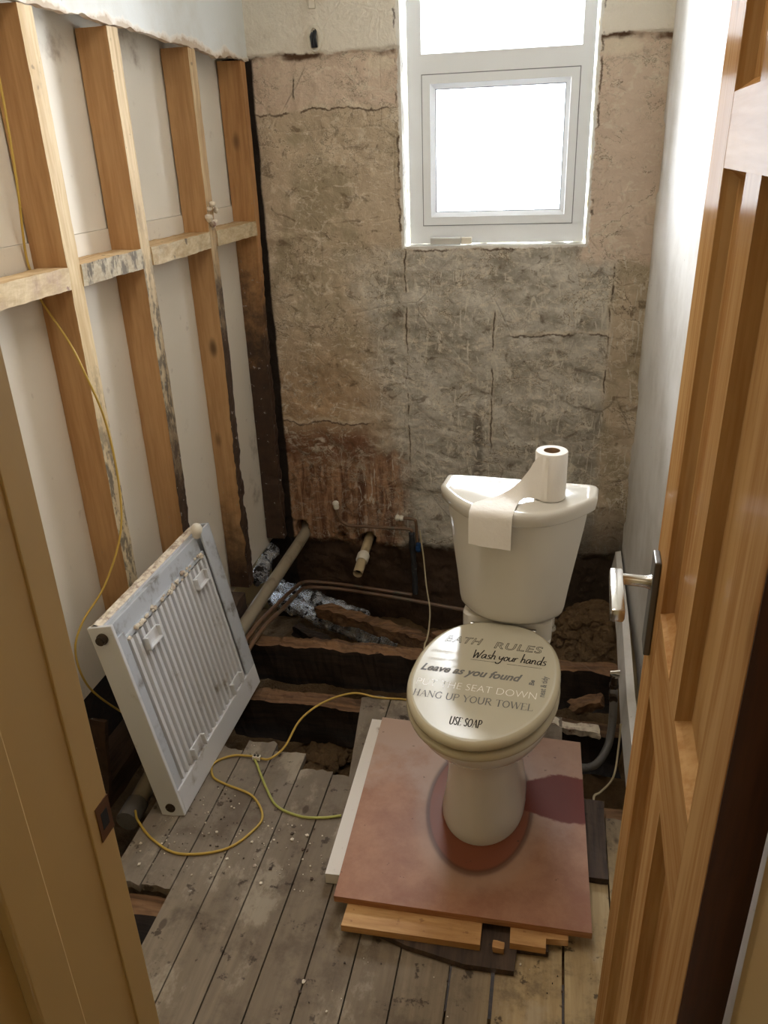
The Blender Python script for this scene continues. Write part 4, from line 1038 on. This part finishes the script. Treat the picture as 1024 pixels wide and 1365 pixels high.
rb = catmull([(.093, .3063, .850), (.066, .316, .8485), (.052, .318, .8488), (.04, .312, .8488), (.032, .30, .8488), (.028, .275, .8488), (.026, .25, .8485), (.025, .226, .845), (.024, .2155, .835), (.023, .2145, .80), (.022, .2155, .752)], 6)
sheet(bm, len(ra) - 1, 12, lambda u, v: ra[round(u * (len(ra) - 1))].lerp(rb[round(u * (len(ra) - 1))], v) + Vector((0, -.0006, .0012 * noise.noise(Vector((u * 14, v * 5, 0))))) + Vector((0, -.004 * math.sin(v * 3.14) * (1 if u > .85 else 0) * (u - .85) * 5, 0)))
r = bmesh.ops.extrude_face_region(bm, geom=bm.faces[:]); bmesh.ops.translate(bm, verts=[g for g in r['geom'] if isinstance(g, bmesh.types.BMVert)], vec=(-.0003, -.0006, .0006))
rl('paper_tail', bm, M_PAPER)

# ================================================================== RADIATOR
RA = thing('radiator', 'white convector radiator leaning against the left studs, fins outward', 'radiator', (-.912, 1.477, .005), (R(-.585), R(-10.56), R(.461)))
RM = PM['radiator'].copy()
def ra_(name, bm, mat, smooth=False, parent=RA, label=None):
    o = link(name, bm, mat, None, smooth); o.parent = parent
    if label: o['label'] = label
    return o
# local: x = -depth, y = along, z = up
RW, RH, RD = .615, .602, .068
bm = bmesh.new(); box(bm, (-RD, .002, .004), (-.036, RW - .001, RH - .004), 0, .003); ra_('panel', bm, M_RAD)
bm = bmesh.new(); box(bm, (-RD, -.001, 0), (0, .010, RH), 0, .002); ra_('side_plate', bm, M_RAD, label='flat cream side plate')
bm = bmesh.new(); box(bm, (-.008, .548, .07), (-.001, RW, RH), 0, .002); box(bm, (-.040, RW - .007, .0), (-.001, RW, RH), 0, .001); ra_('side_flange', bm, M_RADG)
bm = bmesh.new(); box(bm, (-.038, .010, 0), (0, RW, .076), 0, .003); ra_('bottom_rail', bm, M_RAD)
bm = bmesh.new(); box(bm, (-.036, .010, .535), (-.020, .548, .590), 0, .002); box(bm, (-.024, .010, .525), (-.012, .548, .537), 0, .001); ra_('top_gutter', bm, M_RADG)
# fins: one corrugated sheet
bm = bmesh.new(); pr = []; nf = 18; y0, y1 = .050, .545; pch = (y1 - y0) / nf
for k in range(nf):
    a = y0 + k * pch
    pr += [(a, -.024), (a + pch * .14, -.024), (a + pch * .30, -.005), (a + pch * .74, -.005), (a + pch * .90, -.024)]
pr.append((y1, -.024))
loft(bm, [[(x, y, .072) for y, x in pr], [(x, y, .525) for y, x in pr]], closed=False)
r = bmesh.ops.extrude_face_region(bm, geom=bm.faces[:]); bmesh.ops.translate(bm, verts=[g for g in r['geom'] if isinstance(g, bmesh.types.BMVert)], vec=(-.0012, 0, 0))
ra_('convector_fins', bm, M_RAD)
bm = bmesh.new(); box(bm, (-.010, .012, .076), (-.004, .045, .56), 0, .001); ra_('end_strip', bm, M_RADG)
for (yy, zz, up) in ((.105, .462, 1), (.425, .462, 1), (.125, .082, 0), (.430, .082, 0)):
    bm = bmesh.new()
    box(bm, (-.007, yy, zz), (-.002, yy + .075, zz + .036), 0, .001); box(bm, (-.005, yy, zz), (.010, yy + .007, zz + .036), 0, .001); box(bm, (-.005, yy + .068, zz), (.010, yy + .075, zz + .036), 0, .001)
    if up: box(bm, (-.004, yy, zz), (.010, yy + .075, zz + .005), 0, .001)
    ra_('bracket', bm, M_RAD)
def knob(name, c, d, rs_, mat, label=None):
    c = Vector(c); d = Vector(d); bm = bmesh.new(); tube(bm, [c + d * t for t, _ in rs_], [q for _, q in rs_], 18); ra_(name, bm, mat, 50, label=label)
knob('blanking_plug', (-.034, -.001, RH - .032), (0, -1, 0), [(0, .015), (.006, .015), (.007, .012), (.016, .012), (.0165, .007), (.010, .006)], M_CAPD, 'dark screwed plug')
knob('blanking_plug', (-.034, -.001, .03), (0, -1, 0), [(0, .014), (.003, .014), (.0035, .009), (.001, .008)], M_CAPD, 'rusty plug hole')
knob('air_vent', (-.018, .545, RH - .016), (.35, 0, 1), [(0, .012), (.010, .013), (.018, .017), (.030, .018), (.040, .012), (.043, .004)], M_CAPW, 'round white air vent knob')
bm = bmesh.new(); random.seed(19)
for k in range(46):
    y = .02 + .52 * random.random() ** .8; c = Vector((-.010, y, .531 + random.uniform(-.006, .012))); rr = random.uniform(.003, .008)
    r = bmesh.ops.create_icosphere(bm, subdivisions=1, radius=rr)
    for v in r['verts']: v.co = c + Vector((v.co.x * .7, v.co.y * 1.5, v.co.z)) * (1 + .5 * noise.noise((v.co + c) * 160))
ra_('gutter_debris', bm, M_CRUST)['kind'] = 'stuff'
# crust of old paint and wallpaper along the top edge
bm = bmesh.new()
def crust(u, v):
    y = .005 + .58 * u; n = noise.noise(Vector((y * 22, v * 3, 0))); n2 = noise.noise(Vector((y * 70, v * 6, 4)))
    return Vector((-RD + .002 + .034 * v, y, RH - .004 + (.006 + .006 * n + .004 * n2) * math.sin(math.pi * min(1, v * .9 + .05))))
sheet(bm, 120, 8, crust); ra_('paint_crust', bm, M_CRUST, label='torn paint and plaster crust')

# ================================================================== DOOR
DH, DW, DT = 2.00, .566, .036
ang = math.atan2(.0398, 1.0)
DO = thing('door_1', 'open varnished pine panel door with a satin lever handle on the right', 'door', (.1244, .484, .008), (0, R(.7), -ang), kind='structure')
def do_(name, bm, mat, smooth=False, parent=DO, label=None):
    o = link(name, bm, mat, None, smooth); o.parent = parent
    if label: o['label'] = label
    return o
# local: y hinge->free edge, x into the thickness, z up; tilt keeps z=1.1 near the measured plane
ys = [0, .091, .235, .309, .451, DW]; zs = [0, .235, .935, 1.064, 1.595, 1.664, 1.885, DH]
bm = bmesh.new()
for a, b in ((0, .091), (.451, DW)): box(bm, (0, a, 0), (DT, b, DH), 0, .0015)
for a, b in ((0, .235), (.935, 1.064), (1.595, 1.664), (1.885, DH)): box(bm, (0.0002, .091, a), (DT - .0002, .451, b), 1)
for a, b in ((.235, .935), (1.064, 1.595), (1.664, 1.885)): box(bm, (0.0001, .235, a), (DT - .0001, .309, b), 0)
box(bm, (.0005, -.0015, 0), (DT - .0005, .0005, DH), 2)
do_('door_frame', bm, [M_DOOR, M_DOORH, M_DOORE])
for (a, b) in ((.235, .935), (1.064, 1.595), (1.664, 1.885)):
    for (c, d) in ((.091, .235), (.309, .451)):
        bm = bmesh.new()
        def rr(i, x): return [(x, c + i, a + i), (x, d - i, a + i), (x, d - i, b - i), (x, c + i, b - i)]
        loft(bm, [rr(0, .0005), rr(.003, .006), rr(.010, .015), rr(.014, .015), rr(.040, .0135), rr(.041, .0135)], cap0=False)
        box(bm, (.024, c, a), (.030, d, b))
        do_('door_panel', bm, M_DOOR)
# lever handle
bm = bmesh.new(); box(bm, (-.009, .500, .965), (0, .541, 1.112), 0, .002); hp = do_('handle_plate', bm, M_STEEL)
bm = bmesh.new(); tube(bm, [(-.008, .520, 1.072), (-.016, .520, 1.072), (-.048, .520, 1.073), (-.056, .520, 1.073)], [.011, .0085, .0080, .0095], 14)
box(bm, (-.064, .418, 1.064), (-.046, .534, 1.083), 0, .004)
o = link('lever', bm, M_CHROME, None, 40); o.parent = hp; o['label'] = 'satin chrome lever'
bm = bmesh.new(); box(bm, (.009, -.004, 1.52), (.030, .0, 1.61)); do_('hinge_leaf', bm, M_STEEL)
bm = bmesh.new(); box(bm, (.009, -.004, .20), (.030, .0, .29)); do_('hinge_leaf', bm, M_STEEL)

for o in COL.objects:
    if o.parent is None and o.get('kind') == 'structure' and not o.get('label'): pass
